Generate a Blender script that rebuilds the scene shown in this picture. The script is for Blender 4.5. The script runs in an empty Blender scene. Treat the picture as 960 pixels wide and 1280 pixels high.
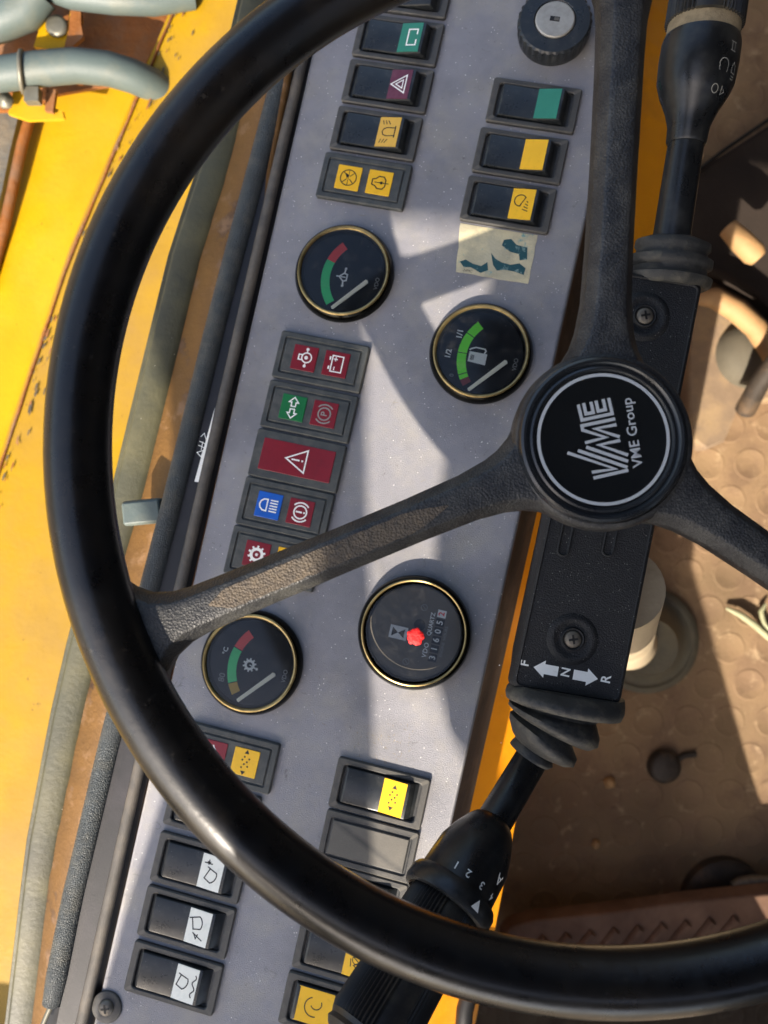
import bpy, math, random
from math import pi, sin, cos, radians, hypot, atan2
from mathutils import Vector, Matrix, Euler, noise
from mathutils.geometry import tessellate_polygon

random.seed(7)
S = bpy.context.scene
C = S.collection
CAMZ = 0.900          # camera height above the cab floor, metres
F = 960.0             # focal length in pixels of the 960 x 1280 photograph

# ------------------------------------------------------------------ camera
cam_d = bpy.data.cameras.new("camera"); cam = bpy.data.objects.new("camera", cam_d); C.objects.link(cam)
cam.location = (0, 0, CAMZ); cam.rotation_euler = (0, 0, 0)
cam_d.sensor_fit = 'VERTICAL'; cam_d.sensor_height = 36.0; cam_d.lens = 36.0 * F / 1280.0
cam_d.clip_start = 0.01; cam_d.clip_end = 200
cam_d.dof.use_dof = True; cam_d.dof.focus_distance = 0.37; cam_d.dof.aperture_fstop = 10.0
S.camera = cam

# ------------------------------------------------------------------ world, sun, exposure
L = Vector((0.37, 0.71, -0.60)).normalized()       # direction the sunlight travels
W = bpy.data.worlds.new("World"); S.world = W; W.use_nodes = True
nt = W.node_tree
sky = nt.nodes.new('ShaderNodeTexSky'); sky.sky_type = 'NISHITA'; sky.sun_disc = False
sky.sun_elevation = math.asin(-L.z); sky.sun_rotation = atan2(-L.x, -L.y)
sky.air_density = 1.0; sky.dust_density = 3.5; sky.ozone_density = 1.0
bg = nt.nodes['Background']; bg.inputs['Strength'].default_value = 0.15
nt.links.new(sky.outputs[0], bg.inputs[0])
sd = bpy.data.lights.new("sun", 'SUN'); sd.energy = 4.8; sd.angle = radians(0.55); sd.color = (1.0, 0.89, 0.76)
sun = bpy.data.objects.new("sun", sd); C.objects.link(sun); sun.location = (-1, -2, 3)
sun.rotation_euler = L.to_track_quat('-Z', 'Y').to_euler()
S.view_settings.view_transform = 'Standard'; S.view_settings.look = 'None'
S.view_settings.exposure = 1.2; S.view_settings.gamma = 1.0
S.cycles.max_bounces = 8

# ------------------------------------------------------------------ frames
def ray(px, py):
    return Vector(((px - 480) / F, (640 - py) / F, -1.0))
def at(px, py, d):
    """point seen at photo pixel (px,py) at depth d mm below the camera, metres, world"""
    v = ray(px, py) * (d / 1000.0)
    return Vector((v.x, v.y, v.z + CAMZ))
PU = Vector((0.970, -0.209, 0.120)).normalized()
PV = Vector((0.218, 0.973, -0.0735)); PV = (PV - PU * PV.dot(PU)).normalized()
PN = PU.cross(PV).normalized()
P0 = Vector((0, 0, -0.438))
def frame(o, u, v, n):
    m = Matrix.Identity(4)
    for i in range(3):
        m[i][0] = u[i]; m[i][1] = v[i]; m[i][2] = n[i]; m[i][3] = o[i]
    return m
PM = frame(P0 + Vector((0, 0, CAMZ)), PU, PV, PN)
def uv(px, py, h=0.0):
    """panel coordinates (mm) of what the photo shows at px,py, h mm above the panel face"""
    r = ray(px, py); o = P0 + PN * (h / 1000.0)
    d = o.dot(PN) / r.dot(PN); q = r * d - P0
    return (q.dot(PU) * 1000, q.dot(PV) * 1000)

# ------------------------------------------------------------------ materials
MATS = {}
def lin(c):
    if isinstance(c, str):
        c = [int(c[i:i+2], 16) / 255 for i in (0, 2, 4)]
        c = [x / 12.92 if x <= 0.04045 else ((x + 0.055) / 1.055) ** 2.4 for x in c]
    return (c[0], c[1], c[2], 1)
def mat(name, col, rough=0.5, metal=0.0, var=0.0, vscale=60, stain=None, bump=(), speck=None, spec=0.5, coat=0.0, rvar=0.0, edge=None):
    """stain: list of (colour, noise scale, lo, hi, amount); bump: list of (type, scale, strength, distance); speck: (colour, scale, threshold, amount)"""
    m = bpy.data.materials.new(name); m.use_nodes = True; t = m.node_tree; N = t.nodes; K = t.links
    b = N['Principled BSDF']; b.inputs['Roughness'].default_value = rough; b.inputs['Metallic'].default_value = metal
    b.inputs['Specular IOR Level'].default_value = spec
    if coat: b.inputs['Coat Weight'].default_value = coat; b.inputs['Coat Roughness'].default_value = 0.08
    tc = N.new('ShaderNodeTexCoord'); co = tc.outputs['Object']
    def noise_(scale, detail=5, rough_=0.6, dist=0.0):
        n = N.new('ShaderNodeTexNoise'); n.inputs['Scale'].default_value = scale; n.inputs['Detail'].default_value = detail
        n.inputs['Roughness'].default_value = rough_; n.inputs['Distortion'].default_value = dist
        K.new(co, n.inputs['Vector']); return n.outputs['Fac']
    def ramp(sock, lo, hi, a=0.0, c=1.0):
        r = N.new('ShaderNodeMapRange'); r.inputs['From Min'].default_value = lo; r.inputs['From Max'].default_value = hi
        r.inputs['To Min'].default_value = a; r.inputs['To Max'].default_value = c; K.new(sock, r.inputs['Value']); return r.outputs['Result']
    def mix(a, bb, fac):
        x = N.new('ShaderNodeMix'); x.data_type = 'RGBA'
        if isinstance(fac, float): x.inputs['Factor'].default_value = fac
        else: K.new(fac, x.inputs['Factor'])
        for s, i in ((a, 6), (bb, 7)):
            if isinstance(s, tuple): x.inputs[i].default_value = s
            else: K.new(s, x.inputs[i])
        return x.outputs[2]
    c = lin(col)
    cur = c
    if var:
        lo = tuple(x * (1 - var) for x in c[:3]) + (1,); hi = tuple(min(1, x * (1 + var)) for x in c[:3]) + (1,)
        cur = mix(lo, hi, ramp(noise_(vscale), 0.3, 0.7))
    rs = None
    for st in (stain or []):
        cc, sc, lo, hi, am = st[:5]
        f = ramp(noise_(sc, 8, 0.65, st[5] if len(st) > 5 else 0.0), lo, hi, 0.0, am)
        cur = mix(cur, lin(cc), f); rs = f
    if speck:
        cc, sc, th, am = speck
        v = N.new('ShaderNodeTexVoronoi'); v.inputs['Scale'].default_value = sc; K.new(co, v.inputs['Vector'])
        f1 = ramp(v.outputs['Distance'], th, th * 0.5, 0, am)
        f2 = ramp(noise_(sc * 0.23, 2), 0.44, 0.58)
        mm = N.new('ShaderNodeMath'); mm.operation = 'MULTIPLY'; K.new(f1, mm.inputs[0]); K.new(f2, mm.inputs[1])
        cur = mix(cur, lin(cc), mm.outputs[0])
    if edge:      # rubbed, paler or dirtier convex edges (geometric wear, fixed to the thing)
        cc, lo, hi, am = edge
        g = N.new('ShaderNodeNewGeometry')
        f = ramp(g.outputs['Pointiness'], lo, hi, 0, am); cur = mix(cur, lin(cc), f)
    if isinstance(cur, tuple): b.inputs['Base Color'].default_value = cur
    else: K.new(cur, b.inputs['Base Color'])
    if rvar:
        K.new(ramp(noise_(90, 6), 0.3, 0.7, max(0.02, rough - rvar), min(1, rough + rvar)), b.inputs['Roughness'])
    prev = None
    for ty, sc, st_, di in bump:
        if ty == 'n': h = noise_(sc, 4)
        else:
            v = N.new('ShaderNodeTexVoronoi'); v.inputs['Scale'].default_value = sc
            v.feature = 'DISTANCE_TO_EDGE' if ty == 'e' else 'F1'
            if ty == 'w':
                v = N.new('ShaderNodeTexWave'); v.inputs['Scale'].default_value = sc; v.bands_direction = 'Z'
            K.new(co, v.inputs['Vector']); h = v.outputs[0]
            if ty == 'e': h = ramp(h, 0.0, 0.18)
        bp = N.new('ShaderNodeBump'); bp.inputs['Strength'].default_value = st_; bp.inputs['Distance'].default_value = di
        K.new(h, bp.inputs['Height'])
        if prev: K.new(prev, bp.inputs['Normal'])
        prev = bp.outputs[0]
    if prev: K.new(prev, b.inputs['Normal'])
    MATS[name] = m
    return m

mat('panel_vinyl', '868589', 0.5, var=0.12, vscale=25, stain=[('A09A8C', 30, 0.46, 0.68, 0.5), ('505054', 9, 0.46, 0.70, 0.5), ('4A4742', 150, 0.62, 0.72, 0.5, 1.5)],
    bump=[('n', 1600, 0.6, 0.0005)], speck=('F0ECE4', 360, 0.12, 0.95), spec=0.4)
mat('panel_dark_side', '4A3A30', 0.8, var=0.3, vscale=40, stain=[('7A6450', 30, 0.5, 0.7, 0.6)], bump=[('n', 500, 0.4, 0.001)])
mat('trim_rubber', '4E4A44', 0.65, var=0.2, vscale=80, stain=[('756B5C', 60, 0.45, 0.7, 0.6)], bump=[('n', 1500, 0.35, 0.0004)])
mat('channel_plastic', '161517', 0.5, var=0.2, stain=[('3A3438', 30, 0.5, 0.75, 0.5)], bump=[('n', 900, 0.2, 0.0003)])
mat('ribbed_rubber', '3C4244', 0.6, var=0.2, vscale=90, stain=[('6E6A5C', 70, 0.5, 0.75, 0.5)], bump=[('e', 900, 0.8, 0.0006)])
mat('black_plastic', '1B1C1E', 0.45, var=0.2, stain=[('4A4740', 120, 0.52, 0.78, 0.35)], bump=[('n', 1400, 0.25, 0.0003)], speck=('9A968C', 700, 0.09, 0.7), rvar=0.12)
mat('housing_plastic', '2A2B2C', 0.55, var=0.2, stain=[('5A564E', 90, 0.48, 0.72, 0.55)], bump=[('n', 1200, 0.3, 0.0003)], speck=('8E8A80', 600, 0.09, 0.6), edge=('6B665C', 0.52, 0.60, 0.6))
mat('lamp_housing', '3A3D3C', 0.6, var=0.15, stain=[('5E5C54', 110, 0.45, 0.7, 0.6)], bump=[('n', 1300, 0.3, 0.0003)], speck=('8E8A80', 600, 0.09, 0.5))
mat('rocker_plastic', '202325', 0.33, var=0.2, stain=[('55534C', 140, 0.5, 0.78, 0.35)], bump=[('n', 900, 0.15, 0.0002)], speck=('B0ACA2', 520, 0.10, 0.8), rvar=0.1)
mat('rim_plastic', '0B0B0C', 0.30, var=0.3, vscale=50, stain=[('3A3228', 16, 0.48, 0.78, 0.45), ('55504A', 260, 0.62, 0.72, 0.25)], bump=[('n', 1800, 0.12, 0.0002), ('n', 60, 0.12, 0.002)], speck=('77756E', 500, 0.06, 0.5), rvar=0.06)
mat('cover_plastic', '131416', 0.55, var=0.3, vscale=100, bump=[('n', 1300, 1.0, 0.0006)], speck=('B0AFA8', 620, 0.14, 0.9))
mat('boot_rubber', '30302E', 0.6, var=0.25, vscale=60, stain=[('6A6456', 90, 0.48, 0.66, 0.55), ('1A1A18', 40, 0.5, 0.7, 0.6)], bump=[('n', 900, 0.4, 0.0005), ('n', 90, 0.35, 0.003)])
mat('lever_plastic', '17191B', 0.32, var=0.2, stain=[('4A4A46', 90, 0.5, 0.75, 0.35)], bump=[('n', 900, 0.12, 0.0002)], rvar=0.1)
mat('grip_plastic', '1C1C1C', 0.5, var=0.2, stain=[('57503F', 60, 0.48, 0.75, 0.5)], bump=[('n', 900, 0.2, 0.0003)])
mat('grime', '8A7C62', 0.9, var=0.25, vscale=200, bump=[('n', 900, 0.5, 0.0006)])
mat('screw_steel', '6E675C', 0.5, 0.4, var=0.3, vscale=200, bump=[('n', 900, 0.3, 0.0003)])
mat('chrome_black', '15140F', 0.16, 0.85, spec=0.8)
mat('brass_ring', '9C875A', 0.38, 0.9, var=0.4, vscale=60, stain=[('3A3224', 90, 0.5, 0.7, 0.6)])
mat('steel', 'A8A49A', 0.45, 0.35, var=0.15, vscale=200, bump=[('n', 900, 0.2, 0.0002)])
mat('dial_black', '080B0A', 0.5, spec=0.3, stain=[('5A574C', 35, 0.5, 0.9, 0.05)], speck=('9A958A', 260, 0.08, 0.5))
mat('dial_dusty', '5C5548', 0.6, stain=[('8C8370', 28, 0.35, 0.8, 0.45)], speck=('B0A99A', 240, 0.09, 0.5))
mat('dial_inner', '1A1C1B', 0.35)
mat('needle_cream', 'FFFADC', 0.5)
mat('print_white', 'F0F0E8', 0.6, stain=[('A8A598', 300, 0.55, 0.75, 0.4)])
mat('print_dim', '8A8A84', 0.6)
mat('print_black', '14120E', 0.6)
mat('ink_green', '3CD878', 0.45, stain=[('2CB060', 90, 0.5, 0.8, 0.5)])
mat('ink_lime', '7CFF1E', 0.45)
mat('ink_red', 'EA3C28', 0.45)
mat('ink_darkred', '7E2420', 0.5)
mat('ink_amber', 'C49A1C', 0.5)
mat('blob_red', 'E01A18', 0.6, bump=[('n', 700, 0.6, 0.001)])
mat('lens_green', '2E7E66', 0.35, var=0.1, stain=[('1F5F4E', 120, 0.5, 0.8, 0.5)])
mat('lens_purple', '5E2638', 0.35, var=0.1, stain=[('7C5058', 120, 0.5, 0.8, 0.4)])
mat('lens_tan', 'D8A93E', 0.35, var=0.08, stain=[('B08A3C', 120, 0.5, 0.8, 0.4)])
mat('lens_yellow', 'F0B80E', 0.35, var=0.06, stain=[('B88C18', 150, 0.55, 0.8, 0.5)])
mat('lens_red', '7E0C1A', 0.35, var=0.15, stain=[('4A0C12', 120, 0.5, 0.8, 0.5)])
mat('lens_darkgreen', '0E6A34', 0.35, var=0.1)
mat('lens_blue', '0E58B8', 0.35, var=0.1)
mat('lens_white', 'E6E6DA', 0.35, var=0.04, stain=[('9AA89E', 150, 0.55, 0.8, 0.4)])
mat('sticker_foil', 'B4AC90', 0.5, var=0.15, vscale=90, stain=[('D6C9A0', 50, 0.45, 0.6, 0.7), ('3E8F96', 75, 0.60, 0.66, 0.9)], bump=[('n', 700, 0.5, 0.0006)])
mat('sticker_ink', '1C4A50', 0.55, stain=[('8FA8A0', 220, 0.55, 0.65, 0.8)])
mat('hood_yellow', 'B08800', 0.5, spec=0.25, var=0.12, vscale=7, stain=[('A27204', 9, 0.45, 0.75, 0.6), ('5E3C14', 60, 0.70, 0.73, 0.7), ('B08E38', 4, 0.45, 0.7, 0.45)], bump=[('n', 160, 0.25, 0.0015)], speck=('5A3A14', 90, 0.07, 0.8))
mat('hood_yellow_dull', '9C7A08', 0.5, spec=0.25, var=0.10, vscale=8, stain=[('84683A', 6, 0.42, 0.66, 0.7), ('7E5E10', 14, 0.5, 0.8, 0.5), ('4A3A20', 70, 0.66, 0.70, 0.8)], bump=[('n', 200, 0.25, 0.001)], speck=('4A3A1E', 120, 0.06, 0.8))
mat('cab_yellow', 'E89410', 0.45, var=0.08, vscale=12, stain=[('B06A10', 30, 0.5, 0.8, 0.5)], bump=[('n', 300, 0.2, 0.001)])
mat('rusty_yellow', '664618', 0.7, var=0.2, vscale=40, stain=[('2A180E', 30, 0.58, 0.64, 0.9), ('8A6A4A', 60, 0.55, 0.65, 0.6)], bump=[('n', 300, 0.5, 0.001)])
mat('rust_brown', '7E4A14', 0.75, var=0.3, vscale=20, stain=[('6E5A48', 22, 0.45, 0.65, 0.7)], bump=[('n', 200, 0.5, 0.002)])
mat('seal_rubber', '40402F', 0.55, var=0.15, vscale=20, stain=[('6C6644', 18, 0.45, 0.75, 0.6), ('26261E', 12, 0.50, 0.70, 0.7)], bump=[('n', 300, 0.25, 0.001)], speck=('D8D4C0', 160, 0.05, 0.8))
mat('hose_grey', '4C5856', 0.55, var=0.08, vscale=20, stain=[('74705C', 30, 0.5, 0.8, 0.5)], bump=[('n', 300, 0.2, 0.001)])
mat('clamp_steel', '6E6C60', 0.5, 0.5, var=0.2, vscale=80)
mat('dark_metal', '3A332C', 0.6, 0.2, var=0.3, vscale=30, stain=[('7A6248', 25, 0.5, 0.7, 0.6)], bump=[('n', 200, 0.4, 0.002)])
mat('engine_dark', '4C4A44', 0.7, var=0.3, vscale=30, stain=[('7A6A50', 20, 0.5, 0.7, 0.6)], bump=[('n', 120, 0.4, 0.004)])
mat('floor_rubber', '786048', 0.85, var=0.22, vscale=9, stain=[('AC9068', 14, 0.42, 0.72, 0.7), ('3A2C20', 7, 0.50, 0.72, 0.65), ('C0A884', 45, 0.58, 0.7, 0.5), ('4A3A2C', 80, 0.62, 0.72, 0.6)], bump=[('n', 260, 0.5, 0.0015)], speck=('C8A878', 130, 0.06, 0.7))
mat('dusty_rubber', '84705A', 0.85, var=0.2, vscale=20, stain=[('A88E64', 22, 0.45, 0.7, 0.7), ('4A4038', 14, 0.55, 0.75, 0.6)], bump=[('n', 260, 0.5, 0.001)])
mat('boot_dusty', '5A5648', 0.8, var=0.2, vscale=20, stain=[('7E7258', 16, 0.45, 0.7, 0.6)], bump=[('n', 260, 0.5, 0.001)])
mat('shaded_rubber', '2A211A', 0.85, var=0.3, vscale=20, bump=[('n', 260, 0.5, 0.001)])  # dark colour stands in for shade on the floor cover
mat('dome_shade', '5A5446', 0.8, var=0.2, vscale=20, bump=[('n', 260, 0.5, 0.001)])  # darker grey stands for the shadow on the boot
mat('chip_dark', '4A4030', 0.8, var=0.3, vscale=90)
mat('tan_metal', 'B08A5C', 0.7, var=0.2, vscale=30, stain=[('6E5236', 30, 0.5, 0.75, 0.6)], bump=[('n', 260, 0.3, 0.001)])
mat('cream_plastic', 'B0A084', 0.55, var=0.15, vscale=20, stain=[('7A6446', 22, 0.5, 0.72, 0.6)], bump=[('n', 260, 0.3, 0.001)])
mat('pedal_rubber', '6A4E3C', 0.8, var=0.25, vscale=20, stain=[('8E705A', 18, 0.45, 0.7, 0.6), ('3A2A20', 30, 0.58, 0.75, 0.6)], bump=[('n', 300, 0.4, 0.001)])
mat('straw', '9A9A78', 0.7, var=0.2, vscale=120)
mat('cable_black', '141312', 0.5)
mat('headliner', '403C38', 0.9)
mat('cab_paint', '8A8478', 0.7)

def spoke_material():
    """leather-grain black, with the worn dusty patch that lies along the left spoke"""
    m = mat('spoke_grain', '212224', 0.45, var=0.25, vscale=120, stain=[('58564E', 60, 0.45, 0.75, 0.5), ('66665E', 1500, 0.54, 0.66, 0.35), ('101010', 1100, 0.54, 0.66, 0.6)], bump=[('v', 1100, 0.6, 0.0004), ('n', 2200, 0.4, 0.0003)], spec=0.5)
    m2 = mat('spoke_worn', '4A4136', 0.65, var=0.3, vscale=400, stain=[('685A46', 300, 0.4, 0.7, 0.7), ('34302A', 60, 0.55, 0.75, 0.6)], bump=[('v', 1100, 1.0, 0.0004), ('n', 1500, 0.4, 0.0003)])
    return m
spoke_material()
mat('cap_black', '121517', 0.2, coat=0.2, bump=[('n', 30, 0.03, 0.002)], rvar=0.05)
mat('cap_ring', '1E2124', 0.25, var=0.2, vscale=60)
mat('cap_print', 'A9ADAE', 0.35)

def glass():
    m = bpy.data.materials.new('gauge_glass'); m.use_nodes = True; t = m.node_tree; t.nodes.clear()
    o = t.nodes.new('ShaderNodeOutputMaterial'); mx = t.nodes.new('ShaderNodeMixShader')
    a = t.nodes.new('ShaderNodeBsdfTransparent'); a.inputs[0].default_value = (0.97, 0.98, 0.98, 1)
    g = t.nodes.new('ShaderNodeBsdfGlossy'); g.inputs['Roughness'].default_value = 0.12
    fr = t.nodes.new('ShaderNodeFresnel'); fr.inputs[0].default_value = 1.5
    t.links.new(fr.outputs[0], mx.inputs[0]); t.links.new(a.outputs[0], mx.inputs[1]); t.links.new(g.outputs[0], mx.inputs[2])
    tc = t.nodes.new('ShaderNodeTexCoord'); n = t.nodes.new('ShaderNodeTexNoise'); n.inputs['Scale'].default_value = 160; n.inputs['Detail'].default_value = 12; n.inputs['Roughness'].default_value = 0.8
    t.links.new(tc.outputs['Object'], n.inputs['Vector']); r = t.nodes.new('ShaderNodeMapRange'); r.inputs['From Min'].default_value = 0.5; r.inputs['From Max'].default_value = 0.8; r.inputs['To Max'].default_value = 0.07
    t.links.new(n.outputs['Fac'], r.inputs['Value']); df = t.nodes.new('ShaderNodeBsdfDiffuse'); df.inputs[0].default_value = (0.42, 0.39, 0.34, 1)
    m2 = t.nodes.new('ShaderNodeMixShader'); t.links.new(r.outputs['Result'], m2.inputs[0]); t.links.new(mx.outputs[0], m2.inputs[1]); t.links.new(df.outputs[0], m2.inputs[2])
    t.links.new(m2.outputs[0], o.inputs[0]); MATS['gauge_glass'] = m
glass()

# ------------------------------------------------------------------ mesh collector (all numbers in mm)
class MB:
    def __init__(s): s.v = []; s.f = []; s.m = []; s.sm = []; s.mats = []
    def mi(s, name):
        if name not in s.mats: s.mats.append(name)
        return s.mats.index(name)
    def add(s, vs, fs, m, smooth=False):
        b = len(s.v); s.v += [tuple(v) for v in vs]; k = s.mi(m)
        for f in fs: s.f.append(tuple(b + i for i in f)); s.m.append(k); s.sm.append(smooth)
    def loft(s, rings, m, smooth=True, cap0=False, cap1=False, closed=True):
        n = len(rings[0]); vs = [p for r in rings for p in r]; fs = []
        for i in range(len(rings) - 1):
            for j in range(n if closed else n - 1):
                k = (j + 1) % n
                fs.append((i*n + j, i*n + k, (i+1)*n + k, (i+1)*n + j))
        s.add(vs, fs, m, smooth)
        if cap0: s.add(rings[0], [tuple(reversed(range(n)))], m, False)
        if cap1: s.add(rings[-1], [tuple(range(n))], m, False)
    def lathe(s, prof, m, c=(0, 0), n=64, cap1=False, ms=None, cap0=False):
        rings = [[(c[0] + r*cos(2*pi*k/n), c[1] + r*sin(2*pi*k/n), z) for k in range(n)] for r, z in prof]
        if ms is None: s.loft(rings, m, True, cap0, cap1)
        else:
            for i in range(len(rings) - 1): s.loft(rings[i:i+2], ms[i], True)
            if cap1: s.add(rings[-1], [tuple(range(n))], ms[-1])
    def slab(s, layers, m, smooth=False, cap=True, cap0=False):
        """layers: list of (outline, z)"""
        s.loft([[(p[0], p[1], z) for p in o] for o, z in layers], m, smooth, cap0, cap)
    def box(s, x0, x1, y0, y1, z0, z1, m):
        vs = [(x, y, z) for z in (z0, z1) for x, y in ((x0, y0), (x1, y0), (x1, y1), (x0, y1))]
        s.add(vs, [(3, 2, 1, 0), (4, 5, 6, 7), (0, 1, 5, 4), (1, 2, 6, 5), (2, 3, 7, 6), (3, 0, 4, 7)], m)
    def tube(s, pts, rad, m, n=16, caps=True, squash=None):
        pts = [Vector(p) for p in pts]
        if not isinstance(rad, (list, tuple)): rad = [rad] * len(pts)
        rings = []; t0 = (pts[1] - pts[0]).normalized(); a = t0.orthogonal().normalized()
        for i, p in enumerate(pts):
            t = (pts[min(i+1, len(pts)-1)] - pts[max(i-1, 0)]).normalized()
            a = (a - t * a.dot(t)).normalized(); b = t.cross(a)
            rings.append([p + (a*cos(2*pi*k/n) + b*sin(2*pi*k/n)) * rad[i] for k in range(n)])
        s.loft(rings, m, True, caps, caps)
    def poly(s, pts, m, z=None):
        ps = [Vector((p[0], p[1], p[2] if len(p) > 2 else z)) for p in pts]
        ar = sum(ps[i].x*ps[(i+1) % len(ps)].y - ps[(i+1) % len(ps)].x*ps[i].y for i in range(len(ps)))
        if ar < 0: ps.reverse()
        tr = tessellate_polygon([ps])
        out = []
        for t in tr:
            a, b, c = (ps[i] for i in t)
            out.append(t if (b-a).cross(c-a).z > 0 else (t[0], t[2], t[1]))
        s.add(ps, out, m)
    def build(s, name, parent=None, loc=None, rot=None, xf=None, sc=0.001):
        me = bpy.data.meshes.new(name)
        vs = s.v if xf is None else [xf(v) for v in s.v]
        me.from_pydata([(v[0]*sc, v[1]*sc, v[2]*sc) for v in vs], [], s.f)
        for n in s.mats: me.materials.append(MATS[n])
        me.polygons.foreach_set('material_index', s.m); me.polygons.foreach_set('use_smooth', s.sm); me.update()
        o = bpy.data.objects.new(name, me); C.objects.link(o)
        if parent: o.parent = parent
        if loc: o.location = [x * sc for x in loc]
        if rot: o.rotation_euler = rot
        return o
def fix_normals(o, ang=35):
    import bmesh
    bm = bmesh.new(); bm.from_mesh(o.data); bmesh.ops.remove_doubles(bm, verts=bm.verts, dist=1e-6)
    bmesh.ops.recalc_face_normals(bm, faces=bm.faces)
    for e in bm.edges:
        if len(e.link_faces) == 2 and e.calc_face_angle(0) > radians(ang): e.smooth = False
    bm.to_mesh(o.data); bm.free()
    return o

def rr(w, h, r, n=5, c=(0, 0)):
    r = min(r, w/2 - 1e-3, h/2 - 1e-3); o = []
    for sx, sy, a0 in ((1, 1, 0), (-1, 1, 90), (-1, -1, 180), (1, -1, 270)):
        for k in range(n + 1):
            a = radians(a0 + 90*k/n); o.append((c[0] + sx*(w/2 - r) + r*cos(a), c[1] + sy*(h/2 - r) + r*sin(a)))
    return o
def rrf(w, h, r, **k):
    return lambda i: rr(w - 2*i, h - 2*i, max(r - i, 0.15), **k)

_tc = {}
def text_tris(txt, size, bold=0.0, space=1.0):
    key = (txt, size, bold, space)
    if key in _tc: return _tc[key]
    cu = bpy.data.curves.new('t', 'FONT'); cu.body = txt; cu.size = size; cu.align_x = 'CENTER'; cu.align_y = 'CENTER'
    cu.offset = bold; cu.space_character = space; cu.resolution_u = 3
    o = bpy.data.objects.new('t', cu); C.objects.link(o)
    dg = bpy.context.evaluated_depsgraph_get(); ev = o.evaluated_get(dg); me = ev.to_mesh()
    vs = [(v.co.x, v.co.y) for v in me.vertices]; fs = [tuple(p.vertices) for p in me.polygons]
    ev.to_mesh_clear(); bpy.data.objects.remove(o); bpy.data.curves.remove(cu)
    _tc[key] = (vs, fs); return _tc[key]

class Draw:
    """flat print: drawn upright in (x right, y up), then turned so that 'right' runs up the panel (v) and 'up' runs to -u"""
    def __init__(s, mb, place): s.mb = mb; s.p = place
    def _q(s, vs, fs, m):
        s.mb.add([s.p(x, y) for x, y in vs], fs, m)
    def line(s, pts, w, m, closed=False):
        n = len(pts); L_ = []; R_ = []
        for i in range(n):
            a = pts[i-1] if (i > 0 or closed) else pts[i]; b = pts[(i+1) % n] if (i < n-1 or closed) else pts[i]
            p = pts[i]
            d1 = Vector((p[0]-a[0], p[1]-a[1])); d2 = Vector((b[0]-p[0], b[1]-p[1]))
            if d1.length < 1e-9: d1 = d2
            if d2.length < 1e-9: d2 = d1
            d1.normalize(); d2.normalize(); t = d1 + d2
            if t.length < 1e-6: t = d1
            t.normalize(); nn = Vector((-t.y, t.x)); k = w/2/max(0.45, nn.dot(Vector((-d1.y, d1.x))))
            L_.append((p[0]+nn.x*k, p[1]+nn.y*k)); R_.append((p[0]-nn.x*k, p[1]-nn.y*k))
        fs = []
        for i in range(n if closed else n-1):
            j = (i+1) % n; fs.append((n+i, n+j, j, i))
        s._q(L_ + R_, fs, m)
    def arc(s, cx, cy, r, w, m, a0=0, a1=360, n=28):
        k = max(4, int(n*abs(a1-a0)/360)); full = abs(a1-a0) >= 360
        pts = [(cx + r*cos(radians(a0+(a1-a0)*i/k)), cy + r*sin(radians(a0+(a1-a0)*i/k))) for i in range(k if full else k+1)]
        s.line(pts, w, m, full)
    def disc(s, cx, cy, r, m, n=20):
        s.poly([(cx + r*cos(2*pi*i/n), cy + r*sin(2*pi*i/n)) for i in range(n)], m)
    def poly(s, pts, m):
        ps = [Vector((p[0], p[1], 0)) for p in pts]
        tr = tessellate_polygon([ps]); out = []
        for t in tr:
            a, b, c = (ps[i] for i in t)
            out.append(t if (b-a).cross(c-a).z > 0 else (t[0], t[2], t[1]))
        s._q([(p.x, p.y) for p in ps], out, m)
    def text(s, txt, x, y, size, m, bold=0.0, space=1.0, rot=0):
        vs, fs = text_tris(txt, size, bold, space); c_, s_ = cos(radians(rot)), sin(radians(rot))
        s._q([(x + a*c_ - b*s_, y + a*s_ + b*c_) for a, b in vs], fs, m)
def panel_place(cu, cv, h):
    """symbol space -> local (u,v,z); h may be a function of u"""
    hf = h if callable(h) else (lambda u: h)
    return lambda x, y: (cu - y, cv + x, hf(cu - y))

def tag(o, label=None, cat=None, kind=None, group=None):
    if label: o['label'] = label
    if cat: o['category'] = cat
    if kind: o['kind'] = kind
    if group: o['group'] = group
    return o
def thing(name, label, cat, M=None, group=None):
    o = bpy.data.objects.new(name, None); C.objects.link(o); o.empty_display_size = 0.02
    if M is not None: o.matrix_world = M
    return tag(o, label, cat, None, group)
def inv_local(M):
    Mi = M.inverted()
    return lambda p: tuple(x * 1000 for x in (Mi @ Vector(p)))

# =================================================================== THE SETTING
# cab floor with moulded round studs
fl = MB(); fl.box(-650, 1100, -900, 1100, -30, 0, 'floor_rubber')
tag(fl.build('floor'), kind='structure')
stn = MB()
sp = 49.0; k = 0
for j in range(-14, 16):
    for i in range(-3, 19):
        x = 372 + (i - 8)*sp*0.985 + (j % 2)*sp*0.5 - 40; y = -30 + j*sp*0.88
        if not (60 < x < 640 and -640 < y < 640): continue
        a = random.uniform(-.8, .8); n = 24
        stn.lathe([(18.8, 0.0), (18.1, .45), (17.3, .55), (16.4, .45), (15.6, .15), (0.01, .15)], 'floor_rubber', (x + a, y), n)
st = stn.build('floor_stud'); tag(st, 'low round rubber studs moulded over the dusty brown cab floor', None, 'stuff')

# ground under the machine
g = MB(); g.box(-30000, 30000, -30000, 30000, -100, 0, 'dusty_rubber')
mat('ground_dirt', '7A6A54', 0.95, var=0.2, vscale=0.6, stain=[('5A5A3A', 0.4, 0.5, 0.7, 0.7)])
g.m = [g.mi('ground_dirt')] * len(g.m)
go = g.build('ground', loc=(0, 0, -1500)); tag(go, kind='structure')

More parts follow.
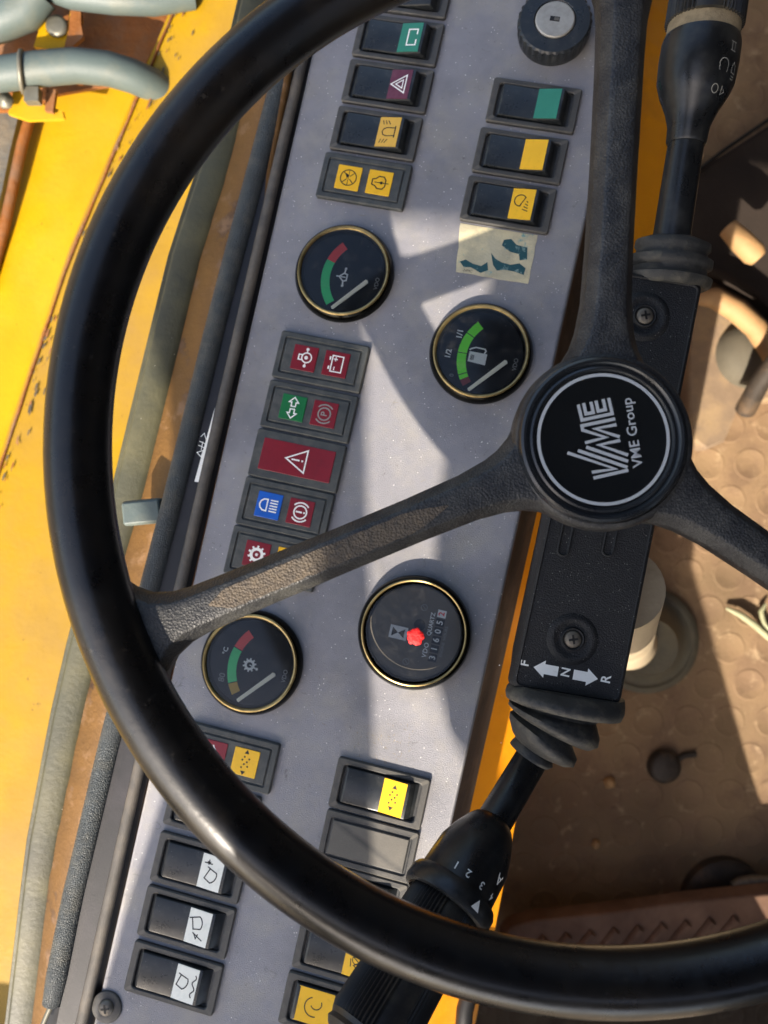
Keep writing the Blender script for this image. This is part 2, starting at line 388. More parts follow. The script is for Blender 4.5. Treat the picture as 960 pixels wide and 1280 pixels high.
# unseen cab shell
YC = -620.0
def side(pts, name='side_occluder', m='cab_paint'):
    b = MB(); vs = [(x, YC, z) for x, z in pts] + [(x, YC - 25, z) for x, z in pts]; n = len(pts)
    ps = [Vector((x, z, 0)) for x, z in pts]; tr = tessellate_polygon([ps])
    b.add(vs, [tuple(t) for t in tr] + [tuple(n + i for i in reversed(t)) for t in tr] + [(i, (i+1) % n, n + (i+1) % n, n + i) for i in range(n)], m)
    return b
def yc(px, py, zc):
    """where the sun ray that lands on photo pixel px,py at camera depth zc crosses the plane of the added side sheets (x, z above floor, mm)"""
    p = ray(px, py) * zc; t = (p.y - YC) / L.y
    return (p.x - L.x*t, p.z - L.z*t + CAMZ*1000)
def pl(px, py):
    r = ray(px, py); d = P0.dot(PN)*1000 / r.dot(PN); return yc(px, py, d)
a0 = pl(456, 215); a1 = pl(460, 660); a2 = pl(474, 1180)
b0 = pl(640, 222); b1 = pl(626, 300); b2 = pl(558, 560); b3 = pl(546, 640); b4 = pl(548, 790); b5 = pl(566, 850); b6 = pl(606, 925)
ROOFZ = 1900.0
# unseen pillar sheet, outline set by where shade must fall on the panel
off = 150.0
am = (a1[0] + (a2[0]-a1[0])*0.6, a1[1] + (a2[1]-a1[1])*0.6)
a3 = (a2[0] + 60, a2[1] - 90)
pil = [a3, a2, a1, a0, (a0[0]-100, 1400), (a0[0]-100-off-60, 1400), (a0[0]-off-30, a0[1]), (a1[0]-off+10, a1[1]), (am[0]-118, am[1]), (a2[0]-150, a2[1]), (a2[0]-120, a2[1]-90), (a2[0]-20, a2[1]-260), (a2[0]-20, 0), (a3[0], 0)]
tag(side(pil, m='headliner').build('pillar_occluder'), kind='structure')
# added sheet above and behind the opening, cut to the panel's shade edges
up = [a0, b0, b1, b2, b3, b4, b5, b6, (b6[0]+40, b6[1]+10), (900, 760), (1000, 1400), (a0[0]-90, 1400), (a0[0]-8, a0[1]+20)]
tag(side(up, m='headliner').build('side_occluder'), kind='structure')
f0 = yc(862, 696, 900); f1 = yc(937, 960, 900)
dn = [(a2[0]-500, 0), (1100, 0), (1100, 790), (330, 790), (330, f1[1]-60), (f1[0]+30, f1[1]-30), f1, f0, (f0[0]-10, f0[1]+25), (a2[0]+60, f0[1]-10), (a2[0]-500, f0[1]-60)]  # added sill sheet, cut to set the sunlit edge on the floor
tag(side(dn, m='headliner').build('sill_occluder'), kind='structure')
st_ = MB(); st_.slab([(rr(480, 520, 60, c=(640, 0)), 330), (rr(500, 540, 70, c=(640, 0)), 380), (rr(500, 540, 70, c=(640, 0)), 440), (rr(440, 480, 70, c=(640, 0)), 470)], 'cable_black', True); st_.slab([(rr(110, 500, 40, c=(880, 0)), 420), (rr(110, 500, 40, c=(900, 0)), 1150), (rr(80, 440, 40, c=(905, 0)), 1180)], 'cable_black', True); st_.slab([(rr(300, 320, 40, c=(660, 0)), 0), (rr(300, 320, 40, c=(660, 0)), 332)], 'dark_metal', True)
tag(fix_normals(st_.build('seat_occluder'), 40), kind='structure')  # unseen seat added to keep the floor in shade
rf = MB(); rf.box(-60, 1100, YC-25, 900, ROOFZ, ROOFZ+40, 'headliner'); tag(rf.build('roof_occluder'), kind='structure')  # unseen roof, front edge placed to trim the sky light
rw = MB(); rw.box(1100, 1130, YC, 900, 0, ROOFZ, 'headliner'); tag(rw.build('cab_rear_wall'), kind='structure')
ow = MB(); ow.box(250, 1100, 875, 900, 0, ROOFZ, 'headliner'); ow.box(-420, 250, 875, 900, 0, 520, 'headliner'); tag(ow.build('far_wall_occluder'), kind='structure')  # unseen wall; low part added to hold sky light off the floor

# =================================================================== DASHBOARD
dash = thing('dashboard', 'blue grey tilted dashboard with gauges, warning lights and rocker switches behind the steering wheel', 'dashboard', PM)

def line_x(p, q, y): return p[0] + (q[0]-p[0])*(y-p[1])/(q[1]-p[1])
TOPY, BOTY = -140, 1440
Lf = lambda y: line_x((330, 330), (143, 1160), y)
Rf = lambda y: line_x((748, 208), (564, 1034), y)
pTL = uv(Lf(TOPY), TOPY); pTR = uv(Rf(TOPY), TOPY); pBR = uv(Rf(BOTY), BOTY); pBL = uv(Lf(BOTY), BOTY)
def quad_inset(i):
    q = [pBL, pBR, pTR, pTL]; return [(q[0][0]+i, q[0][1]+i), (q[1][0]-i, q[1][1]+i), (q[2][0]-i, q[2][1]-i), (q[3][0]+i, q[3][1]-i)]
b = MB(); b.slab([(quad_inset(0), -10), (quad_inset(0), -2.2), (quad_inset(0.5), -1.0), (quad_inset(1.3), -0.2), (quad_inset(2.4), 0)], 'panel_vinyl', True, True)
pan = fix_normals(b.build('panel', dash), 50)
# flared dark side below the right edge
b = MB()
rt = [(pBR[0]-1, pBR[1], -4), (pTR[0]-1, pTR[1], -4)]
md = [(pBR[0]+2, pBR[1], -18), (pTR[0]+2, pTR[1], -18)]
e0 = uv(733 - (BOTY-366)*.225, BOTY, -50); e1 = uv(733 - (TOPY-366)*.225, TOPY, -50)
ed = [(e0[0], e0[1], -50), (e1[0], e1[1], -50)]
b.add(rt + md + ed, [(0, 2, 3, 1), (2, 4, 5, 3)], 'panel_dark_side')
b.build('side_skirt', dash)

# left trim: raised ridge, channel, ribbed rubber roll
def edge_pts(xs, h, n=24, y0=TOPY, y1=BOTY):
    """polyline at height h along a photographed edge given as list of (x,y)"""
    out = []
    for i in range(n + 1):
        y = y0 + (y1-y0)*i/n
        for a_, b_ in zip(xs[:-1], xs[1:]):
            if y <= b_[1] or b_ is xs[-1]: x = line_x(a_, b_, y); break
        u, v = uv(x, y, h); out.append((u, v, h))
    return out
ridge = edge_pts([(330, 275), (257, 590), (206, 810), (150, 1060), (112, 1230)], 3.0)
b = MB()
rings = []
for (u, v, h) in ridge:
    rings.append([(u + 3.4*cos(a), v, max(-6, 1.5 + 2.9*sin(a))) for a in [radians(x) for x in (-60, -20, 10, 35, 60, 90, 120, 145, 175, 215, 250)]])
b.loft(rings, 'trim_rubber', True)
fix_normals(b.build('trim_lip', dash), 60)
RL = [(332, 114), (277, 320), (256, 400), (197, 640), (124, 919), (75, 1125), (49, 1256)]
roll = edge_pts([(x + 14.5, y) for x, y in RL], 3.0, 40, TOPY, 1256)
b = MB()
chan = []
for (u, v, h), q in zip(ridge, edge_pts([(x + 14.5, y) for x, y in RL], 3.0, 24)):
    chan.append([(u + 5, v, -3), (u + 1, v, 0.2), (u - 2.2, v, 1.0), (u - 3.4, v, 2.0), (q[0]*.5 + u*.5 - 1, v*.5 + q[1]*.5, 2.2), (q[0] + 5.2, q[1], 2.6), (q[0] + 4, q[1], -2.5), (q[0] - 4, q[1], -5.5), (q[0] - 6, q[1], -24)])
b.loft(chan, 'channel_plastic', False, closed=False)
fix_normals(b.build('slider_channel', dash), 30)
b = MB(); rings = []
for i, (u, v, h) in enumerate(roll):
    r = 6.3 if i < len(roll)-1 else 5.4
    rings.append([(u + r*cos(2*pi*k/20), v, 1.6 + r*sin(2*pi*k/20)) for k in range(20)])
# fine cross ribs: sub-divide
rr_ = []
for A, B in zip(rings[:-1], rings[1:]):
    for s_ in range(14):
        t = s_/14; k_ = 1.0 if s_ % 2 else 0.955
        ring = [tuple(A[j][c]*(1-t) + B[j][c]*t for c in range(3)) for j in range(20)]
        cu = sum(p[0] for p in ring)/20; cz = sum(p[2] for p in ring)/20
        rr_.append([(cu + (p[0]-cu)*k_, p[1], cz + (p[2]-cz)*k_) for p in ring])
rr_.append(rings[-1])
b.loft(rr_, 'ribbed_rubber', True, True, True)
rl = fix_normals(b.build('ribbed_roll', dash), 60)
rl['label'] = 'ribbed grey rubber roll along the left edge of the panel'
e = rings[-1]; cu = sum(p[0] for p in e)/20; cv = e[0][1]
b = MB(); b.tube([(cu, cv + 1, 1), (cu - 1.5, cv - 7, 1), (cu - 3, cv - 16, 1)], 1.6, 'clamp_steel', 10); b.build('roll_pin', dash)
# slider symbol: wedge, and the little defroster mark
b = MB()
def q3(px, py, h): u, v = uv(px, py, h); return (u, v, h)
b.poly([q3(269, 508, 2.7), q3(250, 603, 2.7), q3(243, 602, 2.7)], 'print_white')
d = Draw(b, lambda x, y: (uv(252, 556, 2.8)[0] - y, uv(252, 556, 2.8)[1] + x, 2.85))
d.line([(-7, -1.4), (-3, -1.8), (-5, 1.6)], 0.5, 'print_white', True); d.line([(-3, -.5), (2, -.3)], 0.45, 'print_white')
d.line([(-1.4, -2), (-.6, 1.8)], 0.45, 'print_white'); d.line([(1, -2), (1.8, 1.8)], 0.45, 'print_white'); d.line([(3.5, -2), (7, 0), (4.5, 1.6)], 0.45, 'print_white')
b.build('slider_symbol', dash)

# ---- rocker switches
def housing_mb(Wd=52.0, Hd=27.6, hole=(43.5, 21.0), top=2.6):
    b = MB(); o = rrf(Wd, Hd, 1.6); i = rrf(hole[0], hole[1], 1.8)
    b.slab([(o(0), -0.5), (o(0), top-0.7), (o(0.6), top), (i(-0.7), top+0.02), (i(0), top-0.5), (i(0.1), 0.35)], 'housing_plastic')
    return b
def rocker_prof(tilt=1.0):
    return [(-20.2, 0.4), (-19.8, 3.0), (-18.8, 3.7), (0.0, 3.4), (14.8, 3.4 + 3.3*tilt), (16.0, 3.3 + 3.3*tilt), (16.6, 2.7 + 3.2*tilt), (18.8, 1.2), (20.6, 0.4)]
def rocker_mb(tilt=1.0):
    b = MB(); pr = rocker_prof(tilt); vw = [(-9.6, -.9), (-9.3, -.25), (-8.6, 0), (8.6, 0), (9.3, -.25), (9.6, -.9)]
    rings = []
    for v, dz in vw:
        rings.append([(u*(1 if abs(dz) < .5 else .995), v, z + (dz if z > 1 else 0)) for u, z in pr])
    b.loft(rings, 'rocker_plastic', True, closed=False)
    for r_, sgn in ((rings[0], 1), (rings[-1], -1)):
        lo = [(p[0], p[1], 0.2) for p in r_]
        b.loft([r_, lo], 'rocker_plastic', False, closed=False)
    return b
def lens_h(tilt): return lambda u: 3.4 + max(0, u)*3.3*tilt/14.8 + 0.28
def lens_mb(m, tilt=1.0, u0=1.4, u1=14.4, v=9.15):
    b = MB(); h = lens_h(tilt)
    b.add([(u0, -v, h(u0)), (u1, -v, h(u1)), (u1, v, h(u1)), (u0, v, h(u0)), (u0, -v, h(u0)-.4), (u1, -v, h(u1)-.4), (u1, v, h(u1)-.4), (u0, v, h(u0)-.4)],
          [(0, 1, 2, 3), (4, 5, 1, 0), (5, 6, 2, 1), (6, 7, 3, 2), (7, 4, 0, 3)], m)
    return b
SH = {}
def shared(key, fn, name, parent, loc=None):
    """reuse mesh data between alike pieces"""
    if key in SH:
        o = bpy.data.objects.new(name, SH[key]); C.objects.link(o); o.parent = parent
    else:
        o = fix_normals(fn().build(name, parent), 32); SH[key] = o.data
    if loc: o.location = [x*0.001 for x in loc]
    return o

def sym_battery(d):
    w = 'print_white'; d.line([(-1.5, -3.9), (-5, -3.9), (-5, 1.5), (5, 1.5), (5, -3.9), (1.7, -3.9)], 0.8, w)
def sym_hazard(d):
    for r, w in ((5.6, .7), (2.6, .6)):
        d.line([(-r, -r*.58-.2), (r, -r*.58-.2), (0, r*1.0)], w, 'print_white', True)
def sym_beacon(d):
    m = 'print_black'; d.line([(-3.6, -4), (3.6, -4)], .7, m); d.line([(-2.4, -4), (-2.6, 1), (-1.8, 3), (0, 3.8), (1.8, 3), (2.6, 1), (2.4, -4)], .6, m)
    for s_ in (-1, 1):
        for k in range(3): d.line([(s_*4.6, 3.6 - k*2), (s_*7.0, 4.4 - k*1.6)], .5, m)
def sym_worklamp(d):
    m = 'print_black'; d.line([(-2, 4.6), (3, 1.8), (4.2, -.2), (3.4, -1), (-1, 0)], .01, m)
    d.arc(2, 1.2, 3.4, .6, m, -60, 190); d.line([(4.2, -1.6), (-1.6, 1.2)], .6, m)
    for k in range(4): d.line([(-4.2 + k*1.7, -3.9 + k*.2), (-3.2 + k*1.7, -0.6 - k*.6)], .55, m)
def scoop(d, cx, cy, r, rot, m='print_black'):
    pts = [(-r*1.0, r*.55), (-r*.9, r*.6)] + [(r*.62*cos(radians(t)), -.1*r + r*.95*sin(radians(t))) for t in (70, 45, 20, -5, -30, -55)] + [(-r*.7, -r*.95)]
    c_, s_ = cos(radians(rot)), sin(radians(rot)); q = [(cx + x*c_ - y*s_, cy + x*s_ + y*c_) for x, y in pts[1:]]
    d.line(q, .65, m, True); e = pts[0]; p = (cx + (e[0]-r*.35)*c_ - e[1]*s_, cy + (e[0]-r*.35)*s_ + e[1]*c_); d.line([p, q[0]], .65, m)
def sym_bucket_up(d):
    m = 'print_black'; scoop(d, -1.8, -1.0, 3.9, -120, m); d.line([(4.6, 4.8), (4.6, 0)], .65, m); d.line([(4.6, 2.4), (7.2, 2.4)], .01, m)
    d.line([(3.8, 2.2), (6.6, 2.2)], .6, m); d.poly([(3.9, 2.2), (5.6, 3.4), (5.6, 1.0)], m)
def sym_bucket_tilt(d):
    m = 'print_black'; scoop(d, 2.6, .6, 3.9, -80, m); d.line([(-3.2, 2.6), (-6.2, -3.6)], .6, m); d.line([(-3.4, -.6), (-6.0, .2), (-3.8, 1.6)], .6, m)
def sym_bucket_float(d):
    m = 'print_black'; scoop(d, 0.6, 1.2, 3.8, -115, m)
    pts = [(-6 + i*.6, -4.6 + .9*sin(i*.62)) for i in range(21)]; d.line(pts, .65, m)
def sym_dots(d):
    m = 'print_black'
    for x, y in ((-3, 1.6), (-1, .4), (1.2, 1.8), (3, .8), (-2, -1.8), (0.4, -1), (2.2, -2)): d.disc(x, y, .55, m, 8)
    d.poly([(-7, .2), (-4.8, -1.2), (-4.8, 1.6)], m); d.poly([(7, 0), (4.8, -1.4), (4.8, 1.4)], m)
def sym_ribbon(d):
    m = 'print_black'; d.line([(-5, -2.4), (-3, 1), (-1, -1.6), (1, 1.6), (3, -1), (5.4, 2)], .5, m); d.line([(-4, 2.6), (0, 3.2)], .5, m); d.line([(0, -3.2), (4.6, -2.6)], .5, m); d.arc(0, 0, 2.2, .45, m)
def sym_lampglobe(d):
    m = 'print_black'; d.arc(0, 0, 5, .55, m, 20, 200); d.arc(2, -1, 3, .5, m, 120, 300)

def switch(px, py, lens=None, sym=None, lab=None, tilt=1.0, rock=True):
    u, v = uv(px, py, 1.5)
    h = shared('housing', housing_mb, 'rocker_switch', dash, (u, v, 0))
    h['label'] = lab
    shared('rocker%g' % tilt, lambda: rocker_mb(tilt), 'rocker', h)
    if lens:
        if sym is None: shared('lens%s%g' % (lens, tilt), lambda: lens_mb(lens, tilt), 'symbol_lens', h)
        else:
            b = lens_mb(lens, tilt); hh = lens_h(tilt)
            d = Draw(b, panel_place(7.9, 0, lambda x: hh(x) + 0.06)); sym(d); b.build('symbol_lens', h)
    return h
switch(510, -9, None, None, 'plain black rocker switch cut by the top edge of the photo')
switch(497.5, 50, 'lens_green', sym_battery, 'rocker switch with a teal green lens and a white open rectangle symbol')
switch(484.5, 108, 'lens_purple', sym_hazard, 'hazard rocker switch with white double triangle on a dark red lens')
switch(470, 167, 'lens_tan', sym_beacon, 'rocker switch with a beacon lamp symbol on a tan yellow lens')
switch(667, 132, 'lens_green', None, 'rocker switch with a plain green lens, topmost of the right-hand three')
switch(650, 195, 'lens_yellow', None, 'rocker switch with a plain yellow lens, middle of the right-hand three')
switch(635, 256, 'lens_yellow', sym_worklamp, 'rocker switch with a work lamp symbol on yellow lens, above the torn sticker', 0.8)
switch(265, 1013, None, None, 'black rocker switch mostly hidden under the wheel rim', 0.5)
switch(249, 1084, 'lens_white', sym_bucket_up, 'rocker switch with white lens showing a bucket under an arrow and bar', 0.35)
switch(233, 1152, 'lens_white', sym_bucket_tilt, 'rocker switch with white lens showing a tilting bucket', 0.35)
switch(217, 1222, 'lens_white', sym_bucket_float, 'rocker switch with white lens showing a bucket over a wavy line', 0.35)
switch(474, 991, 'lens_yellow', sym_dots, 'rocker switch with yellow lens of small dots and arrows, below the hour meter', 0.6)
switch(446, 1122, None, None, 'black rocker switch hidden beneath the lower wheel rim', 0.5)
switch(429, 1192, 'lens_yellow', sym_ribbon, 'rocker switch with yellow ribbon symbol beside the shift lever grip', 0.5)
hb_ = switch(412, 1262, None, None, 'rocker switch with curved symbol on large yellow lens at the bottom edge', 0.5)
b = lens_mb('lens_yellow', 0.0, -18.2, 1.5, 8.9); d = Draw(b, panel_place(-8.5, 0, 3.76)); d.arc(0, 0, 5, .6, 'print_black', 20, 200); d.arc(2, -1, 3, .55, 'print_black', 120, 300); b.build('symbol_lens', hb_)

def blank_mb():
    b = MB(); o = rrf(52, 27.6, 1.6); i = rrf(45, 20.5, 1.5)
    b.slab([(o(0), -0.5), (o(0), 2.2), (o(0.6), 2.8), (i(-0.5), 2.8), (i(0), 2.0), (i(0.8), 2.0), (i(1.1), 2.7), (i(1.6), 3.0)], 'housing_plastic'); return b
u, v = uv(460, 1057, 1.5)
o = shared('blank', blank_mb, 'blanking_plate', dash, (u, v, 0)); o['label'] = 'blank black plate filling the switch slot below the dotted yellow switch'

# ---- warning light blocks
def block_mb():
    b = MB(); o = rrf(53.5, 28.4, 1.4); i = rrf(46.5, 21.5, 1.2)
    b.slab([(o(0), -0.5), (o(0), 2.2), (o(0.7), 2.9), (i(-0.4), 2.9), (i(0), 2.1), (i(0.7), 2.0), (i(1.0), 2.6), (i(1.4), 2.8)], 'lamp_housing'); return b
def block1_mb():
    b = MB(); o = rrf(53.5, 28.4, 1.4)
    b.slab([(o(0), -0.5), (o(0), 2.2), (o(0.7), 2.9)], 'lamp_housing'); return b
def s_engine(d, arrows=True):
    w = 'print_white'; d.arc(.4, -1.2, 2.9, .75, w); d.line([(-1.2, 1.6), (-1.2, 3.6), (1.8, 3.6), (1.8, 1.6)], .75, w); d.disc(.4, -.9, 1.1, w)
    if arrows:
        for s_ in (-1, 1): d.disc(.4 + s_*5.0, -.9, .95, w, 10); d.line([(.4 + s_*3, -1), (.4 + s_*5, -.9)], .6, w)
def s_batt(d):
    w = 'print_white'; d.line([(-4.6, -3.8), (4.8, -3.8), (4.8, 2.6), (-4.6, 2.6)], .7, w, True); d.line([(-3.6, 3.9), (-1.6, 3.9)], .9, w); d.line([(2, 3.9), (4, 3.9)], .9, w)
    d.line([(1.6, .6), (4.0, .6)], .6, w); d.line([(2.8, 1.8), (2.8, -.6)], .6, w); d.line([(-3.8, .6), (-1.6, .6)], .6, w)
def s_arrows(d):
    w = 'print_white'
    for s_ in (-1, 1):
        d.line([(s_*6.2, 0), (s_*3.2, 2.8), (s_*3.2, 1.3), (s_*.8, 1.3), (s_*.8, -1.3), (s_*3.2, -1.3), (s_*3.2, -2.8)], .7, w, True)
def s_park(d, m='print_dim', ch='P'):
    d.arc(0, 0, 3.6, .8, m); d.arc(0, 0, 5.5, .8, m, -50, 50); d.arc(0, 0, 5.5, .8, m, 130, 230); d.text(ch, 0, 0, 5.2, m, 0.08)
def s_brake(d):
    m = 'print_white'; d.arc(0, 0, 3.7, .85, m); d.arc(0, 0, 5.5, .85, m, -50, 50); d.arc(0, 0, 5.5, .85, m, 130, 230); d.line([(0, -1), (0, 2.7)], 1.0, m); d.disc(0, -2.3, .6, m, 8)
def s_beam(d):
    w = 'print_white'; d.line([(-3.4, 1), (3.4, 1), (3.2, 3.2), (1.8, 4.9), (0, 5.4), (-1.8, 4.9), (-3.2, 3.2)], .8, w, True)
    for k in range(5): d.line([(-3.2 + k*1.6, -.6), (-3.2 + k*1.6, -5.2)], .75, w)
def s_gear(d):
    w = 'print_white'; pts = []
    for k in range(40):
        a = 2*pi*k/40; r = 5.0 if (k % 4) < 2 else 3.8; pts.append((r*cos(a), r*sin(a)))
    d.arc(0, 0, 3.2, 1.7, w)
    for k in range(10): a = 2*pi*k/10; d.line([(3.6*cos(a), 3.6*sin(a)), (5.2*cos(a), 5.2*sin(a))], 1.1, w)
    d.disc(0, 0, .9, w, 8)
def s_wheel(d):
    m = 'print_black'; d.arc(0, 0, 4.8, .6, m)
    d.line([(-4.8, 0), (4.8, 0)], .35, m)
    for k in (45, 135, 225, 315): a = radians(k); d.line([(1.2*cos(a), 1.2*sin(a)), (4.4*cos(a), 4.4*sin(a))], .5, m)
    d.poly([(-.6, 1), (2.8, 2.2), (1.4, -.4)], m)
def s_engine_b(d):
    m = 'print_black'; d.line([(-3.8, -2.2), (-3.8, .8), (-2.2, 2.4), (-1.6, 4.4), (1.6, 4.4), (2.2, 2.4), (3.8, .8), (3.8, -2.2), (2, -3.6), (-2, -3.6)], .7, m, True); d.line([(0, 3), (0, -5.6)], .5, m); d.disc(0, -1.2, .9, m)
def s_redmark(d):
    w = 'print_white'; d.line([(-1, 5), (2, 2)], .8, w); d.line([(2, -1), (5, 1)], .8, w); d.disc(3, 4, .7, w); d.disc(-2, 0, .8, w)
def block(px, py, lamps, lab):
    u, v = uv(px, py, 1.5)
    h = shared('block', block_mb, 'warning_light', dash, (u, v, 0)); h['label'] = lab
    for cu, m, sy in lamps:
        b = MB(); o = rrf(14.6, 14.8, .5)
        b.slab([([(p[0]+cu, p[1]) for p in o(0)], 2.6), ([(p[0]+cu, p[1]) for p in o(0)], 3.05), ([(p[0]+cu, p[1]) for p in o(.2)], 3.15)], m)
        d = Draw(b, panel_place(cu, 0, 3.22)); sy(d); b.build('lens', h)
    return h
block(455, 227, [(-9.4, 'lens_yellow', s_wheel), (9.6, 'lens_yellow', s_engine_b)], 'pair of yellow warning lights below the beacon switch')
block(401, 452.5, [(-9.6, 'lens_red', s_engine), (9.4, 'lens_red', s_batt)], 'pair of red warning lights with engine and battery symbols')
block(386.5, 514.5, [(-9.6, 'lens_darkgreen', s_arrows), (9.4, 'lens_red', s_park)], 'green turn arrows light beside a red parking brake light')
h = None
u, v = uv(371.6, 575.8, 1.5)
h = fix_normals(block1_mb().build('warning_light', dash, (u, v, 0)), 32); h['label'] = 'single wide red warning light with a triangle and exclamation mark'
b = MB(); o = rrf(43, 18.6, .5); b.slab([(o(0), 2.6), (o(0), 3.1), (o(.2), 3.2)], 'lens_red')
d = Draw(b, panel_place(0.5, 0, 3.27)); d.line([(-6.6, -5), (6.6, -5), (0, 7)], .8, 'print_white', True); d.line([(0, -1.2), (0, 3.6)], .9, 'print_white'); d.disc(0, -2.9, .6, 'print_white', 8)
b.build('lens', h)
block(356.5, 636.5, [(-9.6, 'lens_blue', s_beam), (9.4, 'lens_red', s_brake)], 'blue high beam light beside a red brake light')
block(341.5, 698, [(-9.6, 'lens_red', s_gear), (9.4, 'lens_yellow', s_dots_ := (lambda d: sym_dots(d)))], 'red gear warning light partly hidden by the left spoke')
block(287, 947, [(-9.4, 'lens_red', s_redmark), (9.6, 'lens_yellow', sym_dots)], 'red and yellow light pair partly behind the lower left rim')

# ---- round gauges
def gauge_case(R=29.6):
    b = MB(); k = R/29.6
    prof = [(29.6, 0), (29.6, 1.2), (28.9, 3.6), (27.6, 5.4), (27.2, 5.8), (26.4, 6.25), (25.6, 6.0), (25.2, 5.2), (24.6, 4.2), (23.9, 2.2)]
    ms = ['chrome_black', 'chrome_black', 'chrome_black', 'chrome_black', 'brass_ring', 'brass_ring', 'brass_ring', 'dial_inner', 'dial_inner']
    b.lathe([(r*k, z) for r, z in prof], None, n=96, ms=ms); return b
def glass_mb(r=25.4, z=4.7):
    b = MB(); b.lathe([(r, z), (r*.8, z + .25), (r*.4, z + .4), (0.01, z + .45)], 'gauge_glass', n=64); return b
def band(b, piv, r0, r1, a0, a1, m, z):
    n = max(4, int(abs(a1-a0)/4)); vs = []
    for i in range(n+1):
        a = radians(a0 + (a1-a0)*i/n); vs += [(piv[0] + r0*cos(a), piv[1] + r0*sin(a), z), (piv[0] + r1*cos(a), piv[1] + r1*sin(a), z)]
    b.add(vs, [(2*i, 2*i+1, 2*i+3, 2*i+2) for i in range(n)], m)
def needle_mb(piv, ang, l0, l1, z, w=1.25):
    b = MB(); a = radians(ang); c_, s_ = cos(a), sin(a)
    o = [(l0, -w), (l1 - .4, -w*.8), (l1, 0), (l1 - .4, w*.8), (l0, w), (l0 - .6, 0)]
    P = [(piv[0] + x*c_ - y*s_, piv[1] + x*s_ + y*c_) for x, y in o]
    b.slab([(P, z - .4), (P, z + .3)], 'needle_cream'); return b
def ic_engine(d):
    w = 'print_white'; d.line([(-1.8, -2), (-2.4, 0), (0, 2.6), (2.4, 0), (1.8, -2)], .8, w, True); d.line([(-5, -.4), (-2.6, -.2)], .9, w); d.line([(2.6, -.2), (5, -.4)], .9, w); d.line([(0, 1.6), (0, -1.2)], .6, w)
    d.disc(-5.2, -.4, .8, w, 8); d.disc(5.2, -.4, .8, w, 8); d.line([(0, 2.6), (0, 4.4)], .8, w)
def ic_pump(d):
    w = 'print_white'; d.poly([(-4.4, -5.4), (2.2, -5.4), (2.2, 4.8), (-3.8, 4.8)], w); d.poly([(-2.6, 1.6), (.4, 1.6), (.4, 3.8), (-2.6, 3.8)], 'print_black')
    d.line([(2.2, -3.6), (3.8, -4.4), (4.8, -3.6), (5, 1.6), (3.8, 4.2), (3, 5)], .8, w)
def ic_gear(d):
    w = 'print_white'; d.arc(0, 0, 2.3, 1.4, w)
    for k in range(10): a = 2*pi*k/10; d.line([(2.8*cos(a), 2.8*sin(a)), (3.9*cos(a), 3.9*sin(a))], .9, w)
    d.disc(-1.4, -4.6, .8, w, 8); d.line([(0, 0), (-1.2, -4.4)], .5, w)
def gauge(px, py, lab, bands, icon, ipos, texts, ndl, R=29.6, dial='dial_black', ticks=()):
    u, v = uv(px, py, 2.0)
    cs = fix_normals(gauge_case(R).build('gauge', dash, (u, v, 0)), 40); cs['label'] = lab
    b = MB(); b.lathe([(24.4*R/29.6, 1.9), (0.01, 1.9)], dial, n=64)
    piv = (15.8, -2.0)
    for a0, a1, m in bands: band(b, piv, 23.6, 28.8, a0, a1, m, 2.0)
    for a_ in ticks: band(b, piv, 23.6, 28.8, a_ - .5, a_ + .5, 'print_black', 2.05)
    d = Draw(b, panel_place(ipos[0], ipos[1], 2.05)); icon(d)
    for t, tu, tv, sz, m, bo in texts: Draw(b, panel_place(tu, tv, 2.06)).text(t, 0, 0, sz, m, bo)
    b.build('dial', cs)
    needle_mb(piv, ndl[0], ndl[1], ndl[2], 3.2).build('needle', cs)
    shared('glass', glass_mb, 'glass', cs)
    return cs
VDO = ('VDO', 20.6, -3.0, 3.4, 'print_dim', .05)
gauge(430, 341, 'round gauge with green and red arc and engine symbol, under the upper switches', [(136, 163, 'ink_red'), (163, 221, 'ink_green')], ic_engine, (.3, -2.6), [VDO], (229, 1.5, 27.5))
gauge(601, 441, 'fuel gauge with bright lime arc and white pump symbol', [(137, 208, 'ink_lime'), (208, 213, 'ink_lime'), (213, 221, 'ink_darkred')], ic_pump, (-1.6, -2.4),
      [VDO, ('1/1', -14.0, 8.6, 4.6, 'print_white', .12), ('1/2', -18.0, -4.0, 4.4, 'print_white', .12), ('0', -13.5, -16, 3.6, 'print_dim', .05)], (229, 1.0, 28), ticks=(155, 180, 207))
gauge(314, 828, 'temperature gauge with red, green and amber arc and gear symbol, below the left spoke', [(138, 163, 'ink_red'), (163, 205, 'ink_green'), (206, 219, 'ink_amber')], ic_gear, (-.6, -1.6),
      [VDO, ('\u00b0C', -16.0, 3.0, 3.8, 'print_white', .05), ('80', -14.5, -12, 5.0, 'print_dim', .05)], (228, 1.5, 27.5), ticks=(163, 205.5))
